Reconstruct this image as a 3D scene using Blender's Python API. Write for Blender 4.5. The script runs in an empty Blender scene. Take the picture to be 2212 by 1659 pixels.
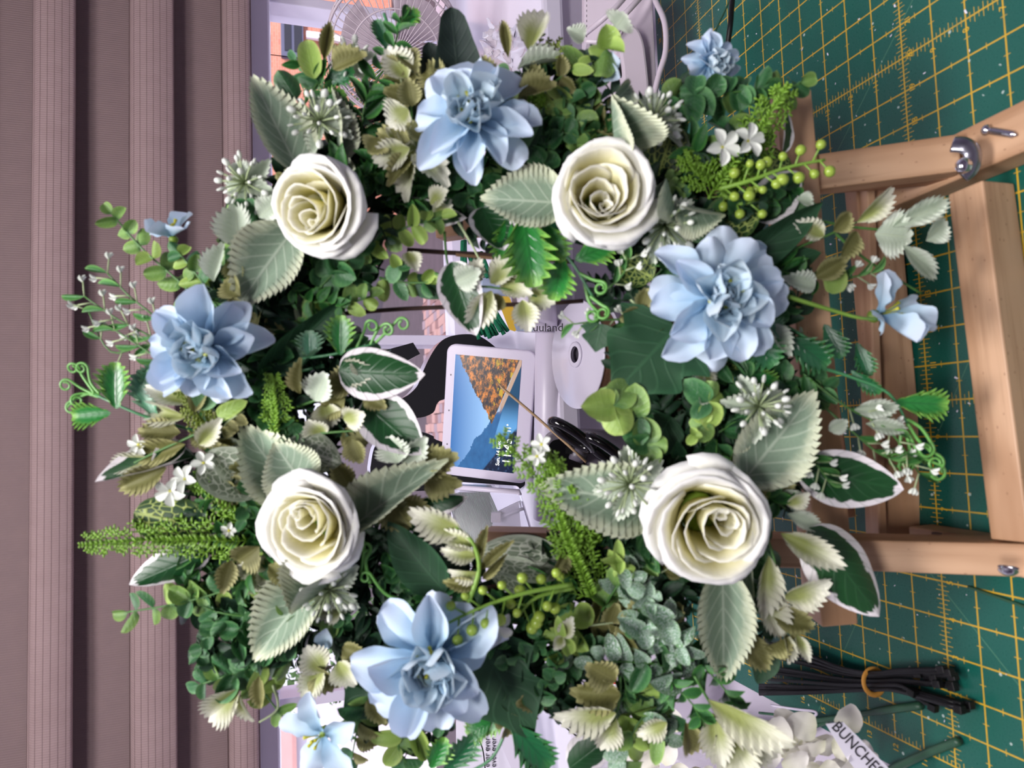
import bpy, bmesh, math, random
from mathutils import Vector, Matrix, noise
rnd = random.Random(7)
PI = math.pi
SC = bpy.context.scene
COL = SC.collection

# ------------------------------------------------------------------ camera
FPX = 1515.0
CAM = Vector((0.2445, -0.1339, 0.4372))
def _rot(w):
    t = w.length
    return Matrix.Rotation(t, 3, w / t)
R0 = Matrix(((0, 0, -1), (-1, 0, 0), (0, 1, 0)))
RC = _rot(Vector((-0.0702, -0.3094, -0.0262))) @ R0      # rows: image right, image down, forward
EX, EY, FW = Vector(RC[0]), Vector(RC[1]), Vector(RC[2])
EZ = -FW
cd = bpy.data.cameras.new('camera'); cam = bpy.data.objects.new('camera', cd); COL.objects.link(cam)
cd.sensor_fit = 'HORIZONTAL'; cd.sensor_width = 36.0; cd.lens = 36.0 * FPX / 2212.0
cd.clip_start = 0.02; cd.clip_end = 300
m = Matrix.Identity(4)
for i in range(3):
    m[i][0] = EX[i]; m[i][1] = -EY[i]; m[i][2] = -FW[i]; m[i][3] = CAM[i]
cam.matrix_world = m
cd.dof.use_dof = True; cd.dof.focus_distance = 0.95; cd.dof.aperture_fstop = 10.0
SC.camera = cam
SC.view_settings.view_transform = 'Standard'; SC.view_settings.look = 'None'
SC.view_settings.gamma = 1.0; SC.view_settings.use_curve_mapping = False
SC.view_settings.exposure = 0.30

# ------------------------------------------------------------------ world and lamps
W = bpy.data.worlds.new('world'); SC.world = W; W.use_nodes = True
bg = W.node_tree.nodes['Background']
bg.inputs[0].default_value = (0.83, 0.82, 1.0, 1); bg.inputs[1].default_value = 1.5
def lamp(name, kind, loc, target, energy, color, size=None, sizey=None, angle=None):
    l = bpy.data.lights.new(name, kind); l.energy = energy; l.color = color
    if size: l.shape = 'RECTANGLE'; l.size = size; l.size_y = sizey or size
    if angle is not None: l.angle = angle
    o = bpy.data.objects.new(name, l); COL.objects.link(o); o.location = loc
    o.rotation_euler = (Vector(target) - Vector(loc)).to_track_quat('-Z', 'Y').to_euler()
    return o
lamp('sun', 'SUN', (6, -4, 9), (6 - 4.0, -4 + 9.0, 9 - 7.5), 4.0, (1.0, 0.86, 0.78), angle=0.02)
lamp('ceiling_lamp', 'AREA', (0.15, 0.0, 1.62), (0.24, 0.24, 0.25), 17.0, (1.0, 0.96, 0.95), 0.50, 0.35)
lamp('front_fill_lamp', 'AREA', (0.05, -0.95, 1.70), (0.24, 0.28, 0.25), 17.0, (1.0, 0.97, 0.96), 0.50, 0.35)  # added fill lamp, brightens the wreath's front and dark undersides

# ------------------------------------------------------------------ pixel rays onto real planes
def ray(x, y): return EX * ((x - 1106) / FPX) + EY * ((y - 829.5) / FPX) + FW
def at(x, y, d): return CAM + ray(x, y) * d
def atz(x, y, z):
    r = ray(x, y); return CAM + r * ((z - CAM.z) / r.z)
def aty(x, y, Y):
    r = ray(x, y); return CAM + r * ((Y - CAM.y) / r.y)
def atx(x, y, X):
    r = ray(x, y); return CAM + r * ((X - CAM.x) / r.x)

# ------------------------------------------------------------------ materials
def C(r, g, b):
    f = lambda c: (c / 255 / 12.92) if c / 255 <= 0.04045 else ((c / 255 + 0.055) / 1.055) ** 2.4
    return (f(r), f(g), f(b), 1)
class NT:
    def __init__(s, name, rough=0.6, spec=0.5, metal=0.0):
        s.m = bpy.data.materials.new(name); s.m.use_nodes = True; s.t = s.m.node_tree
        s.b = s.t.nodes['Principled BSDF']
        s.b.inputs['Roughness'].default_value = rough
        s.b.inputs['Specular IOR Level'].default_value = spec
        s.b.inputs['Metallic'].default_value = metal
    def n(s, kind, **k):
        nd = s.t.nodes.new(kind)
        for a, v in k.items(): setattr(nd, a, v)
        return nd
    def put(s, sock, v):
        if hasattr(v, 'is_linked') or hasattr(v, 'links'): s.t.links.new(v, sock)
        else: sock.default_value = v
    def ma(s, op, a, b=0.0, c=0.0, clamp=False):
        nd = s.n('ShaderNodeMath', operation=op); nd.use_clamp = clamp
        s.put(nd.inputs[0], a); s.put(nd.inputs[1], b); s.put(nd.inputs[2], c)
        return nd.outputs[0]
    def mix(s, f, a, b):
        nd = s.n('ShaderNodeMix', data_type='RGBA')
        s.put(nd.inputs[0], f); s.put(nd.inputs[6], a); s.put(nd.inputs[7], b)
        return nd.outputs[2]
    def coord(s, which='UV'):
        return s.n('ShaderNodeTexCoord').outputs[which]
    def xyz(s, v):
        nd = s.n('ShaderNodeSeparateXYZ'); s.put(nd.inputs[0], v); return nd.outputs
    def noise(s, v, sc, det=2.0, rough=0.5):
        nd = s.n('ShaderNodeTexNoise'); s.put(nd.inputs['Vector'], v)
        nd.inputs['Scale'].default_value = sc; nd.inputs['Detail'].default_value = det
        nd.inputs['Roughness'].default_value = rough
        return nd.outputs[0]
    def ramp(s, f, stops):
        nd = s.n('ShaderNodeValToRGB'); s.put(nd.inputs[0], f)
        e = nd.color_ramp.elements
        while len(e) < len(stops): e.new(0.5)
        for q, (p, c) in zip(e, stops): q.position = p; q.color = c
        return nd.outputs[0]
    def step(s, v, a, b):
        nd = s.n('ShaderNodeMapRange', interpolation_type='SMOOTHSTEP'); s.put(nd.inputs[0], v)
        nd.inputs[1].default_value = a; nd.inputs[2].default_value = b
        return nd.outputs[0]
    def bump(s, h, st=0.3, dist=0.001):
        nd = s.n('ShaderNodeBump'); s.put(nd.inputs['Height'], h)
        nd.inputs['Strength'].default_value = st; nd.inputs['Distance'].default_value = dist
        s.t.links.new(nd.outputs[0], s.b.inputs['Normal'])
    def col(s, c): s.put(s.b.inputs['Base Color'], c); return s
def plain(name, c, rough=0.6, spec=0.5, metal=0.0, var=0.0, sc=30):
    t = NT(name, rough, spec, metal)
    if var:
        f = t.noise(t.coord('Object'), sc, 3)
        d = tuple(x * (1 - var) for x in c[:3]) + (1,)
        t.col(t.mix(f, d, c))
    else: t.col(c)
    return t.m
M = {}
M['white'] = plain('white_plastic', C(214, 206, 224), 0.35)
M['white_gloss'] = plain('white_gloss_paint', C(216, 210, 226), 0.22)
M['offwhite'] = plain('off_white_plastic', C(200, 188, 200), 0.4, var=.06)
M['black'] = plain('black_plastic', C(12, 12, 14), 0.45, .3)
M['blackmat'] = plain('black_matte', C(20, 19, 25), 0.8, .2)
M['blackgloss'] = plain('black_gloss', C(16, 15, 18), 0.12, .6)
M['greyp'] = plain('grey_plastic', C(98, 92, 104), 0.4)
M['silver'] = plain('brushed_silver', C(190, 184, 200), 0.3, metal=0.85, var=.25, sc=60)
M['chrome'] = plain('chrome', C(215, 215, 222), 0.15, metal=1.0)
M['zinc'] = plain('zinc', C(170, 170, 182), 0.28, metal=1.0, var=.2, sc=200)
M['greenwire'] = plain('green_stem_plastic', C(44, 84, 62), 0.45, var=.3, sc=120)
M['orange'] = plain('orange_rubber', C(212, 150, 66), 0.6)
M['yellow'] = plain('yellow_label', C(226, 184, 60), 0.6)
M['bluegrey'] = plain('blue_grey_label', C(160, 172, 196), 0.5)
M['red'] = plain('red_print', C(196, 40, 46), 0.5)
M['ink'] = plain('dark_ink', C(40, 38, 46), 0.7)
M['paper'] = plain('paper', C(222, 218, 232), 0.8)
M['cream'] = plain('cream_card', C(214, 206, 186), 0.8, var=.1)
M['tableM'] = plain('table_white', C(196, 188, 204), 0.35, var=.05, sc=8)

def wood(name, c1, c2, axis=0, sc=1.0):
    t = NT(name, 0.5, 0.35)
    mp = t.n('ShaderNodeMapping'); t.put(mp.inputs[0], t.coord('Object'))
    s = [160, 160, 160]; s[axis] = 7
    mp.inputs['Scale'].default_value = [q * sc for q in s]
    f = t.noise(mp.outputs[0], 1.0, 4, .6)
    mp2 = t.n('ShaderNodeMapping'); t.put(mp2.inputs[0], t.coord('Object'))
    s2 = [26, 26, 26]; s2[axis] = 5; mp2.inputs['Scale'].default_value = s2
    g = t.noise(mp2.outputs[0], 1.0, 3, .5)
    k = t.mix(t.step(g, .38, .62), c1, tuple(x * .86 for x in c2[:3]) + (1,))
    kn = t.n('ShaderNodeTexVoronoi'); mp3 = t.n('ShaderNodeMapping'); t.put(mp3.inputs[0], t.coord('Object')); s3 = [42, 42, 42]; s3[axis] = 24; mp3.inputs['Scale'].default_value = s3; t.put(kn.inputs['Vector'], mp3.outputs[0])
    k = t.mix(t.ma('MULTIPLY', t.step(kn.outputs['Distance'], .16, .03), .55), k, C(120, 78, 56))
    d = tuple(x * .72 for x in c2[:3]) + (1,)
    t.col(t.mix(t.ma('MULTIPLY', t.step(f, .45, .7), .5), k, d))
    t.bump(f, .12, .0005)
    return t.m
M['wood'] = wood('pine_wood', C(206, 168, 136), C(182, 140, 106))
M['wooddk'] = wood('pine_wood_end', C(176, 130, 100), C(150, 104, 76))
M['skewer'] = plain('bamboo', C(190, 158, 122), 0.5, var=.2, sc=80)
M['twig'] = plain('grapevine_bark', C(74, 48, 40), 0.8, var=.6, sc=150)
M['twiglit'] = plain('split_vine', C(150, 116, 86), 0.8, var=.3, sc=150)

def velvet():
    t = NT('green_chenille', 0.8, .3)
    f = t.noise(t.coord('Object'), 900, 2)
    t.col(t.mix(f, C(6, 60, 48), C(30, 140, 96))); t.bump(f, .8, .002)
    return t.m
M['velvet'] = velvet()

def mat_mat():
    # green cutting mat: inch grid, half inch and eighth ticks on the rulers, scuffs
    t = NT('cutting_mat_print', 0.30, 0.55)
    o = t.xyz(t.coord('Object')); X = t.ma('DIVIDE', o[0], .0254); Y = t.ma('DIVIDE', o[1], .0254)
    def near(v, period, w):          # 1 within w of a multiple of period
        f = t.ma('ABSOLUTE', t.ma('SUBTRACT', t.ma('FRACT', t.ma('ADD', t.ma('DIVIDE', v, period), .5)), .5))
        return t.ma('SUBTRACT', 1.0, t.step(t.ma('MULTIPLY', f, period), w * .7, w * 1.3))
    def between(v, a, b):
        return t.ma('MULTIPLY', t.ma('GREATER_THAN', v, a), t.ma('LESS_THAN', v, b))
    def neart(v, at_, w):
        return t.ma('LESS_THAN', t.ma('ABSOLUTE', t.ma('SUBTRACT', v, at_)), w)
    ins = t.ma('MULTIPLY', between(X, -.03, 35.03), between(Y, -.03, 23.03))
    g = t.ma('MAXIMUM', near(X, 1, .021), near(Y, 1, .021))
    for v, u in ((X, Y), (Y, X)):
        # half inch ticks on every line, eighth ticks on the rulers
        g = t.ma('MAXIMUM', g, t.ma('MULTIPLY', near(v, .5, .010), near(u, 1, .085)))
    for at_ in (0, 10, 20, 30):
        for v, u in ((X, Y), (Y, X)):
            g = t.ma('MAXIMUM', g, t.ma('MULTIPLY', near(v, .125, .009), neart(u, at_, .13)))
            g = t.ma('MAXIMUM', g, t.ma('MULTIPLY', near(v, .25, .009), neart(u, at_, .2)))
    g = t.ma('MULTIPLY', g, ins)
    # diagonal guide lines
    dg = t.ma('ADD', X, Y)
    d2 = t.ma('SUBTRACT', X, Y)
    dl = t.ma('MAXIMUM', neart(dg, 31, .016), neart(d2, -5.2, .016))
    dl = t.ma('MAXIMUM', dl, neart(t.ma('ADD', X, t.ma('MULTIPLY', Y, 1.73)), 26.0, .02))
    v = t.coord('Object')
    n1 = t.noise(v, 6, 3); n2 = t.noise(v, 900, 3, .7)
    base = t.mix(n1, C(14, 74, 66), C(18, 94, 80))
    base = t.mix(t.ma('MULTIPLY', t.step(n2, .55, .75), .25), base, C(70, 130, 116))
    base = t.mix(t.ma('MULTIPLY', dl, .35), base, C(120, 170, 130))
    wear = t.step(t.noise(v, 60, 3), .25, .5)
    col = t.mix(t.ma('MULTIPLY', g, t.ma('ADD', t.ma('MULTIPLY', wear, .3), .65)), base, C(206, 164, 36))
    # pale scuffs and dust
    vo = t.n('ShaderNodeTexVoronoi', feature='F1'); t.put(vo.inputs['Vector'], v); vo.inputs['Scale'].default_value = 95
    sp = t.ma('LESS_THAN', vo.outputs['Distance'], .11)
    sp = t.ma('MULTIPLY', sp, t.ma('GREATER_THAN', t.noise(v, 70, 1), .52))
    col = t.mix(t.ma('MULTIPLY', sp, .7), col, C(190, 205, 200))
    t.col(col)
    t.put(t.b.inputs['Roughness'], t.ma('ADD', t.ma('MULTIPLY', n2, .2), .20))
    t.bump(n2, .15, .0004)
    return t.m
M['mat'] = mat_mat()
M['matgold'] = plain('mat_gold_ink', C(214, 172, 40), 0.5)

def fabric(name, rib):
    t = NT(name, 0.75, 0.25)
    o = t.xyz(t.coord('Object'))
    n = t.noise(t.coord('Object'), 40, 3)
    # fine cross ribs (vertical threads) plus, on the front bands, coarse horizontal cords
    fx = t.ma('ABSOLUTE', t.ma('SINE', t.ma('MULTIPLY', o[0], PI / .0036)))
    h = t.ma('MULTIPLY', fx, .5)
    if rib:
        fz = t.ma('FRACT', t.ma('DIVIDE', o[2], .0098))
        ln = t.ma('LESS_THAN', t.ma('ABSOLUTE', t.ma('SUBTRACT', fz, .5)), .07)
        h = t.ma('SUBTRACT', h, t.ma('MULTIPLY', ln, 1.2))
        c = t.mix(n, C(146, 124, 124), C(160, 138, 138))
        c = t.mix(t.ma('MULTIPLY', ln, .45), c, C(84, 64, 66))
    else:
        c = t.mix(n, C(124, 106, 108), C(134, 114, 114))
    c = t.mix(t.ma('MULTIPLY', t.ma('POWER', fx, 3.0), .22), c, C(112, 88, 88))
    t.col(c); t.bump(h, .6, .0012)
    return t.m
M['blind'] = fabric('blind_fabric', False); M['blindrib'] = fabric('blind_fabric_ribbed', True)

def brickmat(name, c1, c2, mort, sx, sz):
    t = NT(name, 0.85, .2)
    mp = t.n('ShaderNodeMapping'); t.put(mp.inputs[0], t.coord('Object')); mp.inputs['Rotation'].default_value = (PI / 2, 0, 0)
    b = t.n('ShaderNodeTexBrick'); t.put(b.inputs['Vector'], mp.outputs[0])
    b.inputs['Color1'].default_value = c1; b.inputs['Color2'].default_value = c2; b.inputs['Mortar'].default_value = mort
    b.inputs['Scale'].default_value = 1.0; b.inputs['Brick Width'].default_value = sx; b.inputs['Row Height'].default_value = sz
    b.inputs['Mortar Size'].default_value = .012
    n = t.noise(t.coord('Object'), 1.4, 4)
    t.col(t.mix(t.ma('MULTIPLY', n, .5), b.outputs[0], c2)); return t.m
M['brick'] = brickmat('red_brick_wall', C(206, 138, 116), C(184, 116, 100), C(180, 150, 138), .22, .075)
M['paverA'] = plain('paver_pink', C(168, 134, 130), .9, var=.3, sc=6)
M['paverB'] = plain('paver_brown', C(128, 96, 96), .9, var=.3, sc=6)
M['paverC'] = plain('paver_grey', C(140, 124, 134), .9, var=.3, sc=6)
M['soil'] = plain('garden_soil', C(78, 66, 76), .95, var=.5, sc=3)
M['lawn'] = plain('rough_grass', C(92, 98, 78), .95, var=.5, sc=2)
M['hedge'] = plain('shrub_leaves', C(70, 104, 56), .7, var=.5, sc=2)
M['render'] = plain('white_render', C(235, 232, 245), .8)
M['roof'] = plain('pink_roof_tiles', C(180, 140, 140), .8, var=.2, sc=2)
M['darkglass'] = plain('dark_window_glass', C(34, 36, 48), .1)
M['bluepaint'] = plain('blue_grey_paint', C(84, 88, 116), .5)

# ------------------------------------------------------------------ mesh building
class MB:
    def __init__(s): s.v = []; s.f = []; s.uv = []; s.mi = []; s.k = 0
    def add(s, vs, fs, uvs=None, mi=None):
        o = len(s.v); s.v += [Vector(q) for q in vs]; s.uv += uvs or [(0, 0)] * len(vs)
        for f in fs: s.f.append([o + i for i in f]); s.mi.append(s.k if mi is None else mi)
        return s
    def box(s, a, b, M4=None):
        (x0, y0, z0), (x1, y1, z1) = a, b
        v = [Vector(q) for q in ((x0, y0, z0), (x1, y0, z0), (x1, y1, z0), (x0, y1, z0), (x0, y0, z1), (x1, y0, z1), (x1, y1, z1), (x0, y1, z1))]
        if M4: v = [M4 @ q for q in v]
        return s.add(v, [(0, 3, 2, 1), (4, 5, 6, 7), (0, 1, 5, 4), (1, 2, 6, 5), (2, 3, 7, 6), (3, 0, 4, 7)])
    def hexa(s, c):                    # eight corners: 4 of one face, 4 of the opposite one
        return s.add(c, [(0, 1, 2, 3), (7, 6, 5, 4), (0, 4, 5, 1), (1, 5, 6, 2), (2, 6, 7, 3), (3, 7, 4, 0)])
    def tube(s, pts, r, n=8, cap=True, flat=1.0, up=None):
        pts = [Vector(p) for p in pts]; rs = r if isinstance(r, (list, tuple)) else [r] * len(pts)
        rings = []; u = Vector(up) if up else None
        for i, p in enumerate(pts):
            t = (pts[min(i + 1, len(pts) - 1)] - pts[max(i - 1, 0)])
            if t.length < 1e-9: t = Vector((0, 0, 1))
            t.normalize()
            if u is None: u = t.orthogonal()
            u = (u - t * u.dot(t));
            if u.length < 1e-6: u = t.orthogonal()
            u.normalize(); w = t.cross(u)
            rings.append([p + (u * math.cos(2 * PI * k / n) * flat + w * math.sin(2 * PI * k / n)) * rs[i] for k in range(n)])
        vs = [q for g in rings for q in g]
        uvs = [(i / max(1, len(pts) - 1), k / n) for i in range(len(pts)) for k in range(n)]
        fs = [(i * n + k, i * n + (k + 1) % n, (i + 1) * n + (k + 1) % n, (i + 1) * n + k) for i in range(len(pts) - 1) for k in range(n)]
        if cap: fs += [tuple(range(n))[::-1], tuple((len(pts) - 1) * n + k for k in range(n))]
        return s.add(vs, fs, uvs)
    def lathe(s, prof, M4, n=24):      # prof: (radius, height)
        vs = []
        for r, h in prof:
            vs += [M4 @ Vector((r * math.cos(2 * PI * k / n), r * math.sin(2 * PI * k / n), h)) for k in range(n)]
        fs = [(i * n + k, i * n + (k + 1) % n, (i + 1) * n + (k + 1) % n, (i + 1) * n + k) for i in range(len(prof) - 1) for k in range(n)]
        return s.add(vs, fs)
    def prism(s, poly, dvec):          # poly: 3d points, extruded by dvec
        p = [Vector(q) for q in poly]; d = Vector(dvec); n = len(p)
        return s.add(p + [q + d for q in p], [tuple(range(n))[::-1], tuple(range(n, 2 * n))] + [(i, (i + 1) % n, n + (i + 1) % n, n + i) for i in range(n)])
    def ball(s, c, r, n=8, m_=6, sc=(1, 1, 1), M3=None):
        vs = []; c = Vector(c)
        for i in range(m_ + 1):
            th = PI * i / m_
            for k in range(n):
                q = Vector((math.sin(th) * math.cos(2 * PI * k / n) * sc[0], math.sin(th) * math.sin(2 * PI * k / n) * sc[1], math.cos(th) * sc[2])) * r
                vs.append(c + (M3 @ q if M3 else q))
        fs = [(i * n + k, (i + 1) * n + k, (i + 1) * n + (k + 1) % n, i * n + (k + 1) % n) for i in range(m_) for k in range(n)]
        return s.add(vs, fs)
    def merge(s, me, M4, mi=None):
        return s.add([M4 @ v for v in me[0]], me[1], me[2], mi)
    def mesh(s, name, mats, smooth=True, origin=None):
        me = bpy.data.meshes.new(name); o = Vector(origin) if origin is not None else Vector((0, 0, 0))
        me.from_pydata([tuple(v - o) for v in s.v], [], s.f)
        uv = me.uv_layers.new(name='UVMap')
        vi = [0] * len(me.loops); me.loops.foreach_get('vertex_index', vi)
        flat = [0.0] * (2 * len(vi))
        for i, k in enumerate(vi): flat[2 * i], flat[2 * i + 1] = s.uv[k]
        uv.data.foreach_set('uv', flat)
        for q in (mats if isinstance(mats, (list, tuple)) else [mats]): me.materials.append(M[q] if isinstance(q, str) else q)
        me.polygons.foreach_set('material_index', s.mi)
        me.polygons.foreach_set('use_smooth', [smooth] * len(s.f))
        me.update(); return me
WM = {}
def link(name, me, parent=None, world=None):
    o = bpy.data.objects.new(name, me); COL.objects.link(o)
    w = world if world is not None else (WM[parent.name].copy() if parent else Matrix.Identity(4))
    WM[o.name] = w
    if parent: o.parent = parent; o.matrix_basis = WM[parent.name].inverted() @ w
    else: o.matrix_basis = w
    return o
def tag(o, label=None, cat=None, group=None, kind=None):
    if label: o['label'] = label
    if cat: o['category'] = cat
    if group: o['group'] = group
    if kind: o['kind'] = kind
    return o
def T(v): return Matrix.Translation(Vector(v))
def thing(name, loc, label, cat, group=None, world=None):
    return tag(link(name, None, None, world if world is not None else T(loc)), label, cat, group)
def part(name, mb, mats, parent=None, smooth=False, origin=None, bevel=0.0):
    # geometry given in world coordinates, object origin at `origin`
    org = Vector(origin) if origin is not None else sum(mb.v, Vector()) / len(mb.v)
    o = link(name, mb.mesh(name, mats, smooth, org), parent, T(org))
    if bevel:
        b = o.modifiers.new('bevel', 'BEVEL'); b.width = bevel; b.segments = 2; b.limit_method = 'ANGLE'
    return o
def textmesh(body, size, M4, mat, parent=None, name='lettering', extrude=0.0001):
    cu = bpy.data.curves.new('t', 'FONT'); cu.body = body; cu.size = size; cu.extrude = extrude
    cu.align_x = 'CENTER'; cu.align_y = 'CENTER'; cu.resolution_u = 3
    ob = bpy.data.objects.new('t', cu); COL.objects.link(ob)
    dg = bpy.context.evaluated_depsgraph_get(); me = bpy.data.meshes.new_from_object(ob.evaluated_get(dg))
    bpy.data.objects.remove(ob); me.materials.clear(); me.materials.append(M[mat])
    return link(name, me, parent, M4)
def frame4(o, x, y, z):
    m = Matrix.Identity(4)
    for i in range(3): m[i][0] = x[i]; m[i][1] = y[i]; m[i][2] = z[i]; m[i][3] = o[i]
    return m
def smoothpath(pts, n=6):
    p = [Vector(q) for q in pts]; out = []
    for i in range(len(p) - 1):
        a, b, c, d = p[max(i - 1, 0)], p[i], p[i + 1], p[min(i + 2, len(p) - 1)]
        for k in range(n):
            t = k / n
            out.append(.5 * ((2 * b) + (-a + c) * t + (2 * a - 5 * b + 4 * c - d) * t * t + (-a + 3 * b - 3 * c + d) * t ** 3))
    out.append(p[-1]); return out

# ================================================================== SETTING
ZS = 0.11; YF = 0.715; YW = 1.19
mb = MB().box((-1.6, -.5, -.035), (2.2, YF, -.0035))
o = part('table_top', mb, 'tableM'); tag(o, 'white work table under the green cutting mat', 'table')
mb = MB().box((-2.5, YF, -.8), (3.0, YF + .03, ZS - .03))
tag(part('wall_back', mb, 'tableM'), kind='structure')
mb = MB().box((-2.5, YF - .022, ZS - .03), (3.0, YW - .02, ZS))
tag(part('trim_1', mb, 'white_gloss', bevel=.006), 'white glossy window board behind the mat', kind='structure')
# walls to each side and above the window, ceiling and floor of the room in view of nobody
mb = MB().box((-2.5, YW, 1.55), (3.0, YW + .1, 2.2)); tag(part('wall_back', mb, 'tableM'), kind='structure')

tag(part('wall_right', MB().box((2.98, -2.6, -.8), (3.08, YW, 2.2)), 'tableM'), kind='structure')
tag(part('wall_left', MB().box((-2.6, -2.6, -.8), (-2.5, YW, 2.2)), 'tableM'), kind='structure')
tag(part('floor', MB().box((-2.5, -2.6, -.83), (3.0, YF, -.78)), 'soil'), kind='structure')
tag(part('wall_front', MB().box((-2.5, -2.7, -.8), (3.0, -2.6, 2.2)), 'tableM'), kind='structure')
tag(part('ceiling', MB().box((-2.5, -2.6, 2.2), (3.0, YW, 2.25)), 'tableM'), kind='structure')

# window: outer frame, mullions
win = tag(link('window_1', MB().box((-1.9, YW - .03, ZS - .02), (2.4, YW + .05, ZS + .022)).mesh('window_frame', 'white_gloss', False)), kind='structure')
ztop = aty(595, 829, YW).z; zb = aty(551, 829, YW).z
part('head_frame', MB().box((-1.9, YW - .05, ztop), (2.4, YW + .05, zb + .10)), 'white_gloss', win, bevel=.004)
for py, px in ((20, 640), (738, 850), (1508, 620)):
    X = aty(px, py, YW).x
    part('mullion', MB().box((X - .009, YW - .028, ZS + .0), (X + .009, YW + .04, ztop + .01)), 'white_gloss', win, bevel=.002)
gl = NT('window_pane_glass', 0.02, .3); gl.col((1, 1, 1, 1)); gl.b.inputs['Transmission Weight'].default_value = 1; gl.b.inputs['IOR'].default_value = 1.01
for a, b in ((-1.9, -.45), (-.45, .30), (.30, .96), (.96, 2.4)):
    part('pane', MB().box((a, YW + .012, ZS), (b, YW + .015, ztop + .02)), gl.m, win)

# roman blind: recessed fabric and three protruding ribbed folds
bl = thing('window_blind', (0.3, YW - .09, 1.0), 'mauve brown fabric blind with wide ribbed folds hanging over the window', 'blind')
YB = YW - .075
zz = lambda px: aty(px, 829, YB).z
def bz(px, Y=None): return aty(px, 829, Y or YB).z
part('backing_fabric', MB().box((-1.9, YB, bz(552) - .0), (2.4, YB + .006, bz(-420))), 'blind', bl)
for (p0, p1) in ((498, 549), (289, 379), (70, 159), (-165, -62), (-410, -300)):
    # fold: cloth strap that swells forward, sharp lower edge
    zt, zl = bz(p0, YB - .028), bz(p1, YB - .028); n = 7; vs = []; fs = []
    prof = [(YB, zt + .012), (YB - .014, zt + .007), (YB - .026, zt + .001), (YB - .032, zt - .006), (YB - .034, (zt + zl) / 2), (YB - .031, zl + .003), (YB - .029, zl), (YB - .0235, zl), (YB - .022, zl + .004), (YB - .004, zt - .004)]
    k = 24
    for i in range(k + 1):
        x = -1.9 + 4.3 * i / k
        vs += [(x, y + .0015 * math.sin(i * 1.7 + p0), z) for y, z in prof]
    L = len(prof)
    for i in range(k):
        for j in range(L): fs.append((i * L + j, i * L + (j + 1) % L, (i + 1) * L + (j + 1) % L, (i + 1) * L + j))
    part('ribbed_fold', MB().add(vs, fs), 'blindrib', bl, True)

# outdoors: ground, paving, houses, shrubs
tag(part('ground', MB().box((-30, 12.5, -3.2), (30, 60, -3.0)), 'soil'), 'dark leaf strewn garden ground outside', kind='structure')
yard = tag(part('paving', MB().box((-5, 12.7, -3.02), (7, 18.2, -2.99)), 'soil'), kind='structure')
pav = [MB().box((-.105, -.17, 0), (.105, .17, .05)).mesh('paver', q, False) for q in ('paverA', 'paverB', 'paverC')]
for i in range(23):
    for j in range(12):
        x = -1.2 + i * .222 + rnd.uniform(-.01, .01); y = 13.5 + j * .36 + (i % 2) * .18
        w = T((x, y, -2.99 + rnd.uniform(-.008, .008))) @ Matrix.Rotation(rnd.uniform(-.04, .04), 4, 'Z')
        link('paver', pav[rnd.choice((0, 0, 1, 2))], yard, w)
def house(name, x0, x1, Y, z1, wall, label):
    h = thing(name, (x0, Y, -3), label, 'house'); part('wall', MB().box((x0, Y, -3), (x1, Y + 5, z1)), wall, h)
    return h
H = house('brick_house', 6.8, 24, 22, 6.5, 'brick', 'orange brick house seen through the right window pane')
a = aty(606, 32, 21.9); b = aty(656, 128, 21.9)
wf = part('window', MB().box((b.x, 21.82, b.z), (a.x, 22.02, a.z)), 'bluepaint', H)
w = a.x - b.x; h = a.z - b.z
part('pane', MB().box((b.x + .12 * w, 21.79, b.z + .55 * h), (a.x - .1 * w, 21.84, a.z - .15 * h)), 'darkglass', wf)
part('pane', MB().box((b.x + .12 * w, 21.79, b.z + .08 * h), (a.x - .1 * w, 21.84, b.z + .42 * h)), 'darkglass', wf)
c = aty(661, 30, 21.8)
part('downpipe', MB().box((c.x + .4 - 1.2, 21.7, -3), (c.x + .6 - 1.2, 21.85, c.z)), 'render', H)
H2 = house('white_house', -22, aty(640, 1560, 18).x, 18, aty(640, 1590, 18).z, 'render', 'white rendered house seen through the left window pane')
c = aty(640, 1580, 18)
part('roof', MB().hexa([(-22, 17.7, c.z), (c.x + .3, 17.7, c.z), (c.x + .3, 20, c.z + 1.1), (-22, 20, c.z + 1.1), (-22, 17.7, c.z + .1), (c.x + .3, 17.7, c.z + .1), (c.x + .3, 20, c.z + 1.3), (-22, 20, c.z + 1.3)]), 'roof', H2)
part('window', MB().box((-13.5, 17.95, -1), (-12, 18.05, -.2)), 'roof', H2)
def shrub(loc, r, h, label, seed, dens=900):
    rr = random.Random(seed); mb = MB()
    for i in range(dens):
        d = Vector((rr.gauss(0, 1), rr.gauss(0, 1), rr.gauss(0, 1))).normalized() * (rr.random() ** .35)
        c = Vector(loc) + Vector((d.x * r, d.y * r, h / 2 + d.z * h / 2)); s = rr.uniform(.05, .12) * (1 + r * .1)
        a = Vector((rr.gauss(0, 1), rr.gauss(0, 1), rr.gauss(0, 1))).normalized(); b = a.orthogonal().normalized()
        mb.add([c - a * s, c + b * s * .4, c + a * s, c - b * s * .4], [(0, 1, 2, 3)])
    mb.tube([Vector(loc), Vector(loc) + Vector((0, 0, h * .6))], r * .06, 6)
    tag(part('shrub', mb, 'hedge'), label, 'shrub')
for (px, py, Y, r, h, lb) in ((628, 190, 14, .75, 3.4, 'dark green conifer shrub before the brick house'), (690, 235, 12.9, .8, 2.0, 'low shrub nearest the right window pane'),
                          (600, 1400, 15, 1.3, 3.9, 'dark shrub beside the white house'), (600, 1480, 26, 2.2, 6.0, 'tall tree behind the white house'), (610, 700, 40, 3.0, 5.5, 'far tree behind the garden')):
    p = aty(px, py, Y); shrub((p.x, p.y, -3), r, h, lb, int(px + py))

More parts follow.
